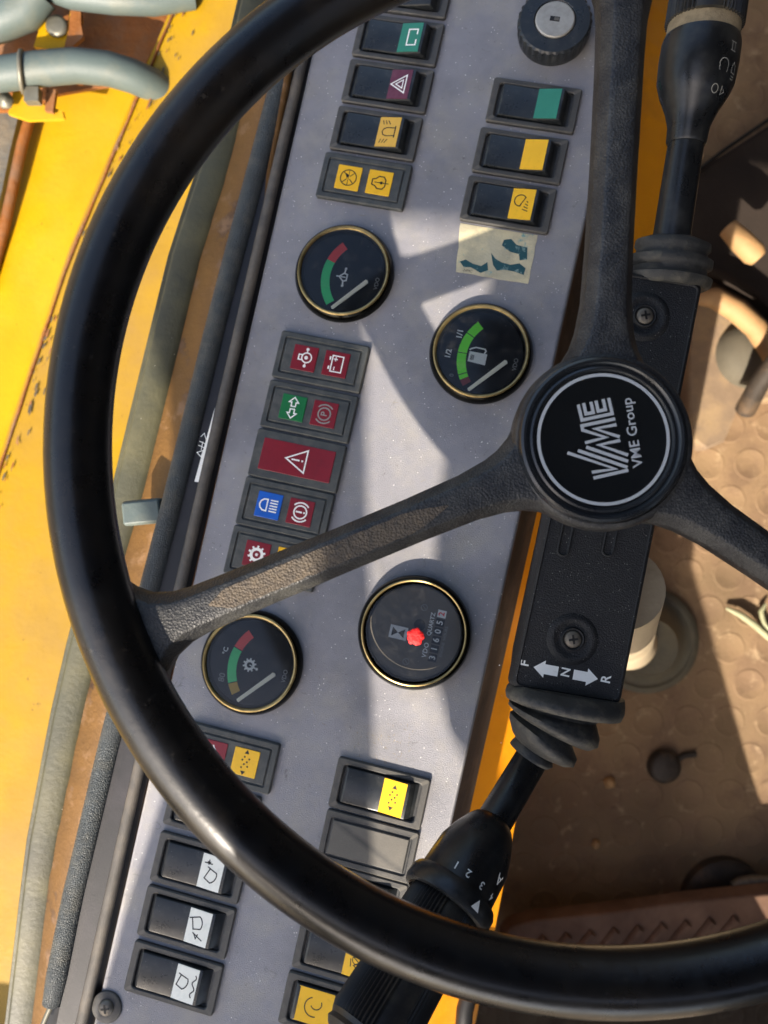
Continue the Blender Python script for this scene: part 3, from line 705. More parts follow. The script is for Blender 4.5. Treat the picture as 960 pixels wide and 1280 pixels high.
# hour meter
u, v = uv(518, 790, 2.5)
b = MB(); k = 31.6/29.6
prof = [(29.6, 0), (29.6, 4.5), (29.0, 6.6), (28.0, 8.2), (27.2, 8.8), (26.7, 9.0), (26.2, 8.7), (26.0, 7.6), (24.6, 6.4), (24.0, 3.6)]
b.lathe([(r*k, z) for r, z in prof], None, n=96, ms=['chrome_black']*4 + ['brass_ring']*3 + ['chrome_black', 'dial_inner'])
hm = fix_normals(b.build('hour_meter', dash, (u, v, 0)), 40); hm['label'] = 'round dusty hour meter with white digits and a red blot'
b = MB(); b.lathe([(25.8, 3.4), (0.01, 3.4)], 'dial_dusty', n=64)
Z = 3.5
d = Draw(b, panel_place(-8.8, -2.2, Z)); d.poly([(-3.6, -5.2), (3.6, -5.2), (3.6, 4.8), (-3.6, 4.8)], 'print_white')
d = Draw(b, panel_place(-8.8, -2.2, Z + .06)); d.poly([(-2.5, -3.6), (2.5, -3.6), (0, 0)], 'dial_black'); d.poly([(-2.5, 3.4), (2.5, 3.4), (0, 0)], 'dial_black')
d = Draw(b, panel_place(8.2, 0, Z)); d.text('VDO', -8.2, 0, 3.6, 'print_white', .1, 1.15); d.text('QUARTZ', 6.4, 0, 3.2, 'print_white', .08)
d = Draw(b, panel_place(12.8, -1.0, Z))
for k_, ch in enumerate('31605'):
    x = -10.4 + k_*4.9; d.poly([(x-2.1, -2.4), (x+2.1, -2.4), (x+2.1, 2.4), (x-2.1, 2.4)], 'dial_black')
d.poly([(14.1-2.1, -2.4), (14.1+2.1, -2.4), (14.1+2.1, 2.4), (14.1-2.1, 2.4)], 'print_white')
d = Draw(b, panel_place(12.8, -1.0, Z + .06))
for k_, ch in enumerate('31605'): d.text(ch, -10.4 + k_*4.9, 0, 4.8, 'print_white', .1)
d.text('2', 14.1, 0, 4.6, 'ink_red', .1)
d = Draw(b, panel_place(17.0, -1.5, Z)); d.text('ENGINE  HOURS', 0, 0, 2.3, 'print_dim', .04)
for cu, cv in ((2.5, 14.5), (-1.0, -16.8)):
    d = Draw(b, panel_place(cu, cv, Z)); d.arc(0, 0, 1.7, .3, 'print_dim'); d.line([(-1, -1), (1, 1)], .3, 'print_dim')
d = Draw(b, panel_place(2.0, 4.5, Z)); d.disc(0, 0, 3.2, 'dial_black')
b.build('dial', hm)
b = MB(); n = 44; pr = [(4.7*(1 + .07*sin(5*t) + .05*sin(9*t + 1)), t) for t in [2*pi*k_/n for k_ in range(n)]]
b.slab([([(1.4 + s_*r*cos(t), -2.0 + s_*r*sin(t)) for r, t in pr], z) for s_, z in ((1, 8.1), (.93, 8.5), (.5, 8.75))], 'blob_red', True); b.build('paint_blot', hm)
b = MB(); b.lathe([(26.6, 7.9), (20, 8.05), (10, 8.15), (0.01, 8.2)], 'gauge_glass', n=64); b.build('glass', hm)

# ---- ignition lock
u, v = uv(692, 36, 4)
b = MB(); n = 120
rings = []
for r, z, kn in ((20.5, 0, 0), (21, 2.5, .0), (20.6, 4.5, .035), (20.6, 10.5, .035), (19.9, 11.4, 0), (12.2, 11.6, 0), (11.8, 11.2, 0), (11.6, 10.5, 0)):
    rings.append([(r*(1 + (kn if (k_//2) % 2 else 0))*cos(2*pi*k_/n), r*(1 + (kn if (k_//2) % 2 else 0))*sin(2*pi*k_/n), z) for k_ in range(n)])
b.loft(rings, 'rocker_plastic', True)
ig = fix_normals(b.build('ignition_lock', dash, (u, v, 0)), 25); ig['label'] = 'black knurled ignition lock at the top of the panel'
b = MB(); b.lathe([(11.4, 9.5), (11.3, 11.6), (10.6, 12.1), (0.01, 12.1)], 'steel', n=48)
b.box(-3.0, 2.6, -1.5, 1.4, 12.1, 12.22, 'print_black'); b.box(-.6, 2.2, -1.0, 1.0, 12.22, 12.3, 'screw_steel'); fix_normals(b.build('key_barrel', ig), 35)

# ---- sticker, torn
cs = [uv(*p) for p in ((575.6, 279), (672, 294), (660, 355), (570, 340))]
b = MB(); pts = []
for i in range(4):
    p, q = cs[i], cs[(i+1) % 4]
    for k_ in range(8):
        t = k_/8; j = 0.35 if 0 < k_ else 0
        pts.append((p[0] + (q[0]-p[0])*t + random.uniform(-j, j), p[1] + (q[1]-p[1])*t + random.uniform(-j, j)))
pts.reverse(); b.slab([(pts, 0.02), (pts, 0.22)], 'sticker_foil')
def sq(x, y): 
    A, B, D = Vector(cs[3]), Vector(cs[2]), Vector(cs[0]); return A + (B-A)*x + (D-A)*y
for shp in ([(.62, .80), (.72, .84), (.80, .74), (.95, .72), (.96, .48), (.86, .44), (.84, .56), (.72, .58), (.60, .68)],
            [(.46, .50), (.52, .40), (.62, .34), (.74, .32), (.86, .38), (.95, .30), (.93, .16), (.80, .20), (.66, .20), (.56, .16), (.50, .26)],
            [(.04, .22), (.12, .28), (.22, .22), (.34, .20), (.42, .30), (.44, .14), (.34, .06), (.20, .14), (.10, .12)]):
    b.poly([tuple(sq(*p)) + (0.27,) for p in shp], 'sticker_ink')
d = Draw(b, lambda x, y: (*(sq(.16, .06) + (Vector(cs[2])-Vector(cs[3])).normalized()*x + Vector((.2, .97))*y), .28)); d.text('24MC', 0, 0, 2.2, 'print_black')
so = b.build('sticker', dash); so['label'] = 'torn and faded foil sticker below the right-hand switches'

# ---- screws
def screw_mb(R=5.0, rw=0.0, m='screw_steel', z0=0.0):
    b = MB()
    if rw: b.lathe([(rw, z0), (rw, z0 + .8), (rw - .5, z0 + 1.1), (R, z0 + 1.1)], 'housing_plastic', n=40)
    z0 += .9 if rw else 0
    b.lathe([(R, z0), (R*.97, z0 + .9), (R*.8, z0 + 1.8), (R*.45, z0 + 2.3), (0.01, z0 + 2.4)], m, n=32)
    for a in (20, 110):
        c_, s_ = cos(radians(a)), sin(radians(a)); l, w = R*.52, R*.12
        P = [(x*c_ - y*s_, x*s_ + y*c_) for x, y in ((-l, -w), (l, -w), (l, w), (-l, w))]
        b.slab([(P, z0 + 1.6), (P, z0 + 2.46)], 'print_black')
    return b
u, v = uv(134, 1258); screw_mb(4.4, 8.6).build('screw', dash, (u, v, 0))
# scratches in the paint right above the dotted switch and below the lock
b = MB()
for k_ in range(60):
    cx_, cy_ = random.uniform(440, 520), random.uniform(905, 955); u, v = uv(cx_, cy_)
    l = random.uniform(.4, 1.9); a = radians(random.choice((75, 95, 165)) + random.uniform(-12, 12)); w = .12
    b.poly([(u, v), (u + l*cos(a) , v + l*sin(a)), (u + l*cos(a) - w*sin(a)*2, v + l*sin(a) + w*cos(a)*2), (u - w*sin(a), v + w*cos(a))], 'grime', .06)
for k_ in range(90):
    cx_, cy_ = random.uniform(400, 640), random.uniform(60, 950); u, v = uv(cx_, cy_); r = random.uniform(.12, .4)
    b.poly([(u + r*cos(t + k_)*random.uniform(.6, 1.3), v + r*sin(t + k_)*random.uniform(.6, 1.3)) for t in (0, 1.2, 2.4, 3.6, 4.8)], 'print_white', .07)
for k_ in range(150):
    cx_, cy_ = random.uniform(250, 700), random.uniform(40, 1240)
    if not (Lf(cy_) + 12 < cx_ < Rf(cy_) - 8): continue
    u, v = uv(cx_, cy_); l = random.uniform(1.5, 7) * (2 if k_ % 9 == 0 else 1); a = random.uniform(0, pi); c__ = random.uniform(-.12, .12); w = random.uniform(.05, .11)
    P_ = []; Q_ = []
    for i in range(4):
        t = i/3; x_ = u + l*t*cos(a) - c__*l*t*t*sin(a); y_ = v + l*t*sin(a) + c__*l*t*t*cos(a); ww = w*(1 - abs(2*t-1)*.8)
        P_.append((x_ - ww*sin(a), y_ + ww*cos(a), .05)); Q_.append((x_ + ww*sin(a), y_ - ww*cos(a), .05))
    b.add(P_ + Q_, [(4+i, 5+i, 1+i, i) for i in range(3)], 'grime' if k_ % 3 else 'print_dim')
so = b.build('scratch_mark', dash); so['kind'] = 'stuff'

# =================================================================== STEERING WHEEL
WC = Vector((87.13, 28.31, -297.1)); WN = Vector((0.007, 0.044, 1)).normalized()
wv = Vector((0, 1, 0)); wu = wv.cross(WN).normalized(); wv = WN.cross(wu).normalized()
WM = frame(Vector((WC.x/1000, WC.y/1000, WC.z/1000 + CAMZ)), wu, wv, WN)
def wp(px, py, h=0.0):
    """wheel plane coordinates (mm)"""
    r = ray(px, py); o = WC + WN*h; d = o.dot(WN)/r.dot(WN); q = r*d - WC
    return Vector((q.dot(wu), q.dot(wv)))
wheel = thing('steering_wheel', 'large glossy black three spoke steering wheel with a round VME Group hub badge', 'steering wheel', WM)
RR, TR = 205.0, 12.4
b = MB(); NR = 220; rings = []
for i in range(NR):
    t = 2*pi*i/NR; ring = []
    for k_ in range(28):
        a = 2*pi*k_/28; bul = 1.0 + 0.02*cos(4*a)
        ring.append(((RR + TR*cos(a)*bul)*cos(t), (RR + TR*cos(a)*bul)*sin(t), TR*sin(a)*bul))
    rings.append(ring)
rings.append(rings[0]); b.loft(rings, 'rim_plastic', True); fix_normals(b.build('rim', wheel), 60)
HC = wp(755, 551, -3)     # hub centre
def spoke_mb(ang, Lr, dz, worn):
    """ang: direction (rad), Lr: distance to the rim centre line"""
    b = MB(); ws = [(0, 33), (8, 32.5), (17.5, 29.5), (22, 25.5), (27, 20.8), (32, 16.4), (38, 13.2), (45, 11.2), (57, 9.6), (80, 9.0), (110, 8.9), (Lr-50, 9.2), (Lr-32, 9.7), (Lr-24, 10.8), (Lr-17, 13.5), (Lr-12, 18), (Lr-8, 24), (Lr-4, 30)]
    fine = []
    for (a0_, w0), (a1_, w1) in zip(ws[:-1], ws[1:]):
        n = max(1, int((a1_-a0_)/5))
        for q in range(n): t = q/n; fine.append((a0_ + (a1_-a0_)*t, w0 + (w1-w0)*t))
    fine.append(ws[-1]); c_, s_ = cos(ang), sin(ang); rings = []
    for a_, w in fine:
        z0 = -2.0 if a_ < 45 else -2.0 + 1.5*min(1, (a_-45)/80)
        if a_ > Lr - 24: z0 += 0.8*(a_-(Lr-24))/20
        wt = min(w, 60); e = min(2.2, w*.2)
        ground = 0.0
        pr = [(-wt, -13), (-wt, -6.4), (-wt + .5, -5.6), (-wt + e*1.9, -1.1), (-wt + e*2.1, -.75), (-wt + e*2.5, -.5), (-wt*.3, -.3), (wt*.3, -.3), (wt - e*2.5, -.5), (wt - e*2.1, -.75), (wt - e*1.9, -1.1), (wt - .5, -5.6), (wt, -6.4), (wt, -13)]
        rings.append([(a_*c_ - y*s_, a_*s_ + y*c_, z + z0) for y, z in pr])
    b.loft(rings, 'spoke_grain', True, closed=True)
    if worn:
        # rubbed, dusty patch with its own ragged outline, lying on the top face and on the lower shoulder
        n = 46; top = []; bot = []
        for i in range(n+1):
            a_ = Lr - 38 - (Lr - 38 - 66)*i/n
            taper = min(1, (i+.3)/4, (n-i+.3)/7); z0 = -2.0 + 1.5*min(1, (a_-45)/80) - .1
            hw = 4.6*taper + noise.noise(Vector((a_*.35, 1, 0)))*.9*taper
            top.append((a_*c_ - (hw)*s_, a_*s_ + (hw)*c_, z0)); bot.append((a_*c_ + (hw*.8)*s_, a_*s_ - (hw*.8)*c_, z0))
        b.add(top + bot, [(i, i+1, n+2+i, n+1+i) for i in range(n)], 'spoke_worn')
    return b
angs = []
for ex, ey in ((787, 0), (200, 782), (950, 683)):
    q = wp(ex, ey, 0) - HC; angs.append(atan2(q.y, q.x))
for i, a_ in enumerate(angs):
    # distance from the hub centre to the rim circle
    dx, dy = cos(a_), sin(a_); bq = HC.x*dx + HC.y*dy; Lr = -bq + math.sqrt(bq*bq - (HC.length_squared - RR*RR))
    o = spoke_mb(a_, Lr, 0, i == 1).build('spoke', wheel, (HC.x, HC.y, 0)); fix_normals(o, 38)
    if i == 1: o['label'] = 'left spoke with a rubbed, dusty brown patch'
b = MB(); b.lathe([(34.5, -18), (35.5, -8), (35.3, -4.5), (34.4, -2.6), (33.4, -1.85), (32.6, -1.7), (31.5, -3.4), (0.01, -3.4)], 'spoke_grain', n=96)
hub = fix_normals(b.build('hub', wheel, (HC.x, HC.y, 0)), 40)
b = MB(); b.lathe([(32.6, -3.6), (32.5, 0.2), (31.9, 1.7), (30.9, 2.4), (29.9, 2.2), (29.2, 1.3), (28.7, .9), (28.3, 1.6), (27.5, 2.0), (27.1, 1.9), (26.7, 1.3), (26.4, 1.2)], 'cap_ring', n=128)
b.lathe([(26.4, 1.2), (14, 1.25), (0.01, 1.3)], 'cap_black', n=128)
cap = fix_normals(b.build('hub_cap', wheel, (HC.x - 1.5, HC.y, 0)), 30); cap['label'] = 'round black badge reading VME Group inside a pale ring'
# emblem, drawn upright then turned to read up the picture
b = MB(); TA = radians(99)
def wheel_place(x, y, z=1.42):
    return (x*cos(TA) - y*sin(TA), x*sin(TA) + y*cos(TA), z)
d = Draw(b, wheel_place); d.arc(0, 0, 25.0, 1.25, 'cap_print', n=120)
d.text('VME Group', .8, -11.6, 5.6, 'cap_print', .06, 1.0)
def lz(x, y): return ((700 + x/10.66 - 754.5)*.309, -(485 + y/10.66 - 549.5)*.309)
d2 = Draw(b, lambda x, y: (x, y, 1.42))
for P_ in ([(250, 225), (298, 432), (702, 345), (657, 135)], [(322, 203), (352, 350), (450, 330), (420, 188)], [(487, 172), (516, 312), (612, 292), (583, 150)],
           [(740, 415), (296, 508), (306, 566), (610, 662), (335, 735)], [(757, 492), (470, 548), (797, 656)], [(803, 703), (520, 764), (905, 898)],
           [(350, 792), (905, 982)], [(240, 838), (895, 1062)], [(100, 868), (730, 1082), (420, 1128)], [(442, 1205), (905, 1100)]):
    d2.line([lz(*p) for p in P_], 1.25, 'cap_print')
b.build('emblem', cap)

# =================================================================== STEERING COLUMN COVER
CN = Vector((-0.03, 0.05, 1)).normalized(); D0 = 0.372
def cpl(px, py, h=0.0):
    r = ray(px, py); o = ray(720, 780)*(D0*1000) + CN*h; return r*(o.dot(CN)/r.dot(CN))
cA = cpl(640, 858); cB = cpl(775, 880); cC = cpl(878, 355); cD = cpl(752, 335)
cv_ = ((cC - cB) + (cD - cA)).normalized(); cu_ = cv_.cross(CN).normalized(); cv_ = CN.cross(cu_).normalized()
cO = (cA + cB + cC + cD)/4
CM = frame(Vector((cO.x/1000, cO.y/1000, cO.z/1000 + CAMZ)), cu_, cv_, CN)
def cl(P): q = P - cO; return (q.dot(cu_), q.dot(cv_))
def cxy(px, py, h=0.0): return cl(cpl(px, py, h))
col = thing('steering_column', 'black steering column cover marked F N R, standing behind the wheel hub', 'steering column', CM)
qa, qb, qc, qd = cl(cA), cl(cB), cl(cC), cl(cD)
def round_poly(pts, r, n=6):
    out = []; N_ = len(pts)
    for i in range(N_):
        p = Vector(pts[i]); a_ = (Vector(pts[i-1]) - p).normalized(); c_ = (Vector(pts[(i+1) % N_]) - p).normalized()
        for k_ in range(n+1):
            t = k_/n; A = p + a_*r; B_ = p + c_*r; out.append(tuple((A*(1-t)*(1-t) + p*2*t*(1-t) + B_*t*t)))
    return out
def grow(pts, g_):
    c_ = Vector((0, 0)); out = []
    N_ = len(pts)
    for i in range(N_):
        p = Vector(pts[i]); a_ = (p - Vector(pts[i-1])).normalized(); b_ = (Vector(pts[(i+1) % N_]) - p).normalized()
        n1 = Vector((a_.y, -a_.x)); n2 = Vector((b_.y, -b_.x)); m_ = (n1 + n2).normalized(); out.append(tuple(p + m_*(g_/max(.5, m_.dot(n1)))))
    return out
Q = [qa, qb, qc, qd]
lay = [(round_poly(grow(Q, -6), 6), -60), (round_poly(grow(Q, .2), 6), -14), (round_poly(grow(Q, 1.2), 5), -10), (round_poly(grow(Q, 1.0), 4), -8.6), (round_poly(grow(Q, 1.0), 4), -7.4), (round_poly(grow(Q, .3), 3.6), -1.4), (round_poly(grow(Q, -.4), 3.4), -.5), (round_poly(grow(Q, -1.3), 3.2), 0), (round_poly(grow(Q, -1.9), 3), -.7)]
b = MB(); b.slab(lay, 'cover_plastic', True)
cov = fix_normals(b.build('cover', col), 40)
# screws in cone-shaped seats
for px, py in ((716, 799), (806, 395)):
    x, y = cxy(px, py)
    b = MB(); b.lathe([(12.5, -.7), (11.6, -.1), (10.2, .55), (9.0, .5), (8.0, -.2), (6.4, -.55), (5.9, -.5)], 'cover_plastic', n=48); b.lathe([(5.9, -.5), (5.6, .6), (5.2, .9), (4.6, .6)], 'cover_plastic', n=40)
    seat = fix_normals(b.build('screw_seat', col, (x, y, 0)), 45)
    screw_mb(4.3, 0, 'screw_steel', -.6).build('screw', seat)
for px, py in ((708, 668), (764, 668)):
    x, y = cxy(px, py); b = MB(); o_ = rrf(6.0, 22, 2.9); b.slab([(o_(0), -.7), (o_(0), .2), (o_(.5), .5), (o_(1.0), .2), (o_(1.3), -.5)], 'cover_plastic', True); fix_normals(b.build('cover_slot', col, (x, y, 0)), 40)
# F <- N -> R
b = MB(); ca = cxy(656, 832); cb = cxy(758, 851); mid = ((ca[0]+cb[0])/2, (ca[1]+cb[1])/2); dr = Vector((cb[0]-ca[0], cb[1]-ca[1])); Lm = dr.length; dr.normalize(); nr_ = Vector((-dr.y, dr.x))
def cplc(x, y): return (mid[0] + dr.x*x + nr_.x*y, mid[1] + dr.y*x + nr_.y*y, -.62)
d = Draw(b, cplc); dv = radians(72)
def ctext(t, x, y, s): d.text(t, x, y, s, 'print_white', .12, rot=88)
ctext('F', -Lm/2, 1.0, 6.0); ctext('N', .3, .4, 6.0); ctext('R', Lm/2, .6, 6.4)
for s_, x0 in ((-1, -9.5), (1, 9.9)):
    P = [(x0 + s_*6.0, 0), (x0 + s_*.6, 4.2), (x0 + s_*.6, 2.4), (x0 - s_*6, 2.4), (x0 - s_*6, -2.4), (x0 + s_*.6, -2.4), (x0 + s_*.6, -4.2)]
    d.poly(P if s_ > 0 else P[::-1], 'print_white')
b.build('direction_mark', col)
# lower housing of the column (pale, partly sunlit) down to the boot on the floor
ci = inv_local(CM)
b = MB()
path = [at(775, 735, 425), at(768, 770, 480), at(770, 790, 560), at(778, 800, 700), at(786, 803, 850)]
rad = [24, 26, 27, 27, 30]
pp = [ci(p) for p in path]
b.tube(pp, rad, 'cream_plastic', 32)
b.build('column_tube', col)
b = MB(); bp = at(812, 802, 885)
rb = []
for r, z in ((62, 0), (62, 5), (60, 8), (55, 9), (53, 7), (50, 7), (44, 12), (36, 26), (31, 50)):
    sx = -.012*(z/50)
    rb.append([ci((bp.x + sx + r*.001*cos(2*pi*k_/48), bp.y + r*.001*sin(2*pi*k_/48), .001 + z*.001)) for k_ in range(48)])
b.loft(rb, 'boot_dusty', True, False, True); fix_normals(b.build('floor_boot', col), 50)

# =================================================================== LEVERS
def path_frames(P):
    fr = []; a = None
    for i, p in enumerate(P):
        t = (P[min(i+1, len(P)-1)] - P[max(i-1, 0)]).normalized()
        if a is None: a = Vector((0, 0, 1)) - t*t.z
        a = (Vector((0, 0, 1)) - t*t.z).normalized(); b_ = t.cross(a); fr.append((p, t, a, b_))
    return fr
def resample(K_, n):
    """K_: list of (point, radius); piecewise linear by arc length"""
    ds = [0]
    for i in range(1, len(K_)): ds.append(ds[-1] + (K_[i][0]-K_[i-1][0]).length)
    out = []
    for i in range(n+1):
        s_ = ds[-1]*i/n
        for j in range(1, len(K_)):
            if s_ <= ds[j] + 1e-9: t = (s_-ds[j-1])/(ds[j]-ds[j-1]); out.append(K_[j-1][0].lerp(K_[j][0], t)); break
    return out, ds
class Lever:
    """straight-ish lever: axis A->B (world, m); profile list of (s 0..1 along the axis, radius mm)"""
    def __init__(s, A, B, bow=None):
        s.A, s.B = A, B; s.t = (B-A).normalized(); s.up = (Vector((0, 0, 1)) - s.t*s.t.z).normalized(); s.sd = s.t.cross(s.up); s.L = (B-A).length*1000
        s.M = frame(A, s.sd, s.t, s.up)       # local: x side, y along, z towards the camera
    def ring(s, y, r, n=40, rib=None, squash=1.0, off=(0, 0)):
        out = []
        for k_ in range(n):
            a = 2*pi*k_/n; q = r if rib is None else rib(a, r)
            out.append((off[0] + q*cos(a), y, off[1] + q*sin(a)*squash))
        return out
    def surf(s, prof, y0, a0, ry=True, lift=.12):
        """place symbols: x -> around (mm), y -> along"""
        def rad(y):
            for (p, r), (p2, r2) in zip(prof[:-1], prof[1:]):
                if p <= y <= p2: return r + (r2-r)*(y-p)/(p2-p)
            return prof[-1][1]
        def f(x, y):
            yy = y0 + y; r = rad(yy) + lift; a = a0 - x/r
            return (r*cos(a), yy, r*sin(a))
        return f
def ribs(depth, n, skip):
    def f(a, r):
        d_ = math.degrees(a) % 360
        for lo, hi in skip:
            if lo <= d_ <= hi: return r*.985
        return r*(1 - depth*(0.5 - 0.5*cos(a*n)))
    return f
# shift lever: boot, stalk, collar with numbers, ribbed grip
lv = Lever(at(690, 905, 412), at(465, 1284, 322))
shift = thing('shift_lever', 'black gear selector lever marked 1 2 3 4 A, under the lower wheel rim', 'lever', lv.M)
yb = lambda px, py, d_: (lv.M.inverted() @ at(px, py, d_)).y*1000
yC0 = yb(613, 1034, 378); yR = yb(556, 1118, 361)
b = MB(); b.loft([lv.ring(y, r, 32) for y, r in ((8, 8.4), (yC0 + 4, 8.8))], 'lever_plastic', True, True, True); b.build('stalk', shift)
cprof = [(yC0 - 3, 8.6), (yC0 - 1.5, 10.4), (yC0 + 2, 12.6), (yC0 + 9, 15.6), (yC0 + 17, 18.0), (yR - 6, 18.6), (yR - 3.5, 18.7), (yR - 3.2, 20.8), (yR - 1, 21.9), (yR + 4, 21.9), (yR + 6, 21.0), (yR + 6.5, 19), (yR + 4, 17)]
b = MB(); b.loft([lv.ring(y, r, 56) for y, r in cprof], 'lever_plastic', True, True, False)
f1 = lv.surf(cprof[:7], yR - 7.5, pi/2)
d = Draw(b, lambda x, y: f1(x, y))
def ltxt(place, t, x, y, sz, m='print_white'):
    dd = Draw(b, place); dd.text(t, x, y, sz, m, .08)
# text is read looking back up the lever: flip both directions
fp = lambda x, y: f1(-x, -y)
for t_, X_ in (('1', 11.5), ('2', 5.2), ('3', -2.8), ('4', -11.5)):
    dd = Draw(b, lambda x, y, X_=X_: f1(x + X_, y)); dd.text(t_, 0, 0, 5.0, 'print_white', .08)
dd = Draw(b, lambda x, y: f1(x - 10.5, y - 8.5)); dd.text('A', 0, 0, 7.0, 'print_white', .1)
f2 = lv.surf([(yR - 1, 21.9), (yR + 4, 21.9)], yR + 1.4, pi/2)
dd = Draw(b, lambda x, y: f2(x - 4, y)); dd.poly([(-2.4, 2.4), (2.4, 2.4), (0, -2.4)][::-1], 'print_white')
fix_normals(b.build('collar', shift), 32)
b = MB(); rib = ribs(.055, 60, [(72, 100)]); n = 360; Lg = lv.L
b.loft([lv.ring(y, r, n, rib) for y, r in ((yR + 4, 16.5), (yR + 9, 17.6), (yR + 30, 18), (Lg - 6, 18.8), (Lg, 18.9), (Lg + 3, 18.2))], 'grip_plastic', True)
b.loft([lv.ring(y, r, 60) for y, r in ((Lg + 3, 18.2), (Lg + 5, 17.2), (Lg + 7, 17.9), (Lg + 9, 16.4), (Lg + 10.5, 14), (Lg + 11, 12), (Lg + 10.2, 8), (Lg + 10.2, .1))], 'grip_plastic', True)
fix_normals(b.build('grip', shift), 40)
# bellows boot
def bellows(lever, ys, n=48, squash=.8):
    b_ = MB(); rings = []
    for y, r, ox, oz in ys: rings.append(lever.ring(y, r, n, None, squash, (ox, oz)))
    b_.loft(rings, 'boot_rubber', True, True, True); return b_
b = MB(); rings = []
limx = lambda x, y, d_: w3(lv.M.inverted() @ at(x, y, d_))
for xa, ya_, xb, yb_, dd_, th in ((640, 852, 780, 874, 380, 17), (634, 858, 780, 882, 378, 20), (632, 864, 779, 891, 377, 21), (633, 871, 775, 899, 377, 20), (640, 873, 752, 898, 380, 17), (642, 875, 744, 902, 380, 16.5),
        (637, 877, 748, 921, 377, 20), (636, 881, 746, 931, 377, 20), (640, 886, 736, 935, 378, 18), (644, 888, 716, 926, 381, 14.5), (642, 889, 714, 930, 381, 14.5),
        (638, 891, 720, 947, 378, 17), (637, 898, 716, 956, 378, 17), (641, 915, 706, 956, 379, 14), (645, 922, 690, 950, 381, 11), (640, 927, 690, 957, 381, 12.5), (638, 930, 684, 959, 381, 12.2), (645, 934, 676, 954, 382, 9.2)):
    A = lv.M.inverted() @ at(xa, ya_, dd_); B_ = lv.M.inverted() @ at(xb, yb_, dd_); c_ = (A+B_)/2*1000; h_ = (B_-A)/2*1000
    zz = lv.M.to_3x3().transposed() @ Vector((0, 0, 1)); rings.append([tuple(c_ + h_*cos(2*pi*k_/48) + zz*th*sin(2*pi*k_/48)) for k_ in range(48)])
b.loft(rings, 'boot_rubber', True, True, True)
o = fix_normals(b.build('rubber_boot', shift), 70)

# light and wiper stalk
l2 = Lever(at(836, 318, 388), at(896, -70, 372))
stalk = thing('light_stalk', 'black light and wiper lever with ribbed grip, upper right beside the wheel spoke', 'lever', l2.M)
y2 = lambda px, py, d_=382: (l2.M.inverted() @ at(px, py, d_)).y*1000
ya, yb2, yc2, yd2, ye2 = y2(857, 181), y2(862, 145), y2(872, 100), y2(881, 55), y2(884, 45)
b = MB(); b.loft([l2.ring(y, r, 32) for y, r in ((4, 9.2), (ya + 2, 8.6))], 'lever_plastic', True, True, True); b.build('stalk', stalk)
cp2 = [(ya, 9.0), (ya + 1.2, 9.6), (ya + 8, 10.0), (yb2, 12.0), (yb2 + 8, 16.0), (yc2 - 4, 18.2), (yc2 + 6, 18.8), (yd2 - 4, 18.6), (yd2 - 1, 17.8)]
b = MB(); b.loft([l2.ring(y, r, 56) for y, r in cp2], 'lever_plastic', True, True, True)
def dec(x0, y0_, fn, up=1):
    f_ = l2.surf(cp2, y0_, pi/2); fn(Draw(b, lambda x, y: f_(x + x0, y)))
w_ = 'print_dim'
dec(11, yc2 + 8, lambda d: (d.line([(-1, -2), (-1, 2)], .4, w_), d.line([(1, -2), (1, 2)], .4, w_), d.line([(-1.8, 2), (1.8, 2)], .4, w_), d.line([(-1.8, -2), (1.8, -2)], .4, w_)))
dec(7, yc2 - 1, lambda d: (d.arc(0, 0, 2.6, .45, w_, -30, 210), d.line([(-2.6, -1.2), (-2, -3)], .4, w_), d.line([(2.6, -1.2), (2, -3)], .4, w_)))
dec(14, yc2 - 1, lambda d: (d.line([(-1.6, -2), (-1.4, 1), (0, 3), (1.4, 1), (1.6, -2)], .45, w_, True), d.line([(-1.4, -3.4), (1.4, -3.4)], .4, w_), d.line([(-1.4, -4.4), (1.4, -4.4)], .4, w_)))
dec(5, yb2 + 7, lambda d: d.arc(0, 0, 1.7, .4, w_)); dec(10, yb2 + 7, lambda d: d.line([(-1, -1.5), (1.4, 0), (-1, 1.5)], .4, w_, True))
fix_normals(b.build('collar', stalk), 32)
b = MB(); b.loft([l2.ring(y, r, 48) for y, r in ((yd2 - 1.5, 17.4), (ye2 + 2, 17.0))], 'grime', True); b.build('dust_gap', stalk)
rib2 = ribs(.06, 56, [(86, 122)])
b = MB(); b.loft([l2.ring(y, r, 360, rib2) for y, r in ((ye2 + 1, 17.2), (ye2 + 1.6, 18.6), (l2.L - 3, 18.2), (l2.L, 16))], 'grip_plastic', True, True, True)
f3 = l2.surf([(0, 18.5), (200, 18.4)], ye2 + 8, radians(104), lift=.02)
d = Draw(b, lambda x, y: f3(x, y)); d.poly([(-2.2, 2.4), (2.2, 2.4), (0, -2.4)][::-1], 'print_white'); d.line([(-4, 5), (4, 5)], .5, 'print_dim')
f4 = l2.surf([(0, 18.5), (200, 18.4)], ye2 + 20, radians(104), lift=.02); Draw(b, lambda x, y: f4(x, y)).line([(-2.4, 1), (-1, -1), (2.6, 2)], .5, 'print_white')
fix_normals(b.build('grip', stalk), 40)
bl = [(y, r, 2, -2) for y, r in ((-16, 19), (-14.5, 21.5), (-11, 22), (-9.5, 19), (-7, 18.6), (-5.5, 21), (-2, 21), (-.5, 18), (1.5, 17.5), (3, 19), (6, 18.6), (7.4, 15), (9, 11))]
b = bellows(l2, bl); fix_normals(b.build('rubber_boot', stalk), 60)

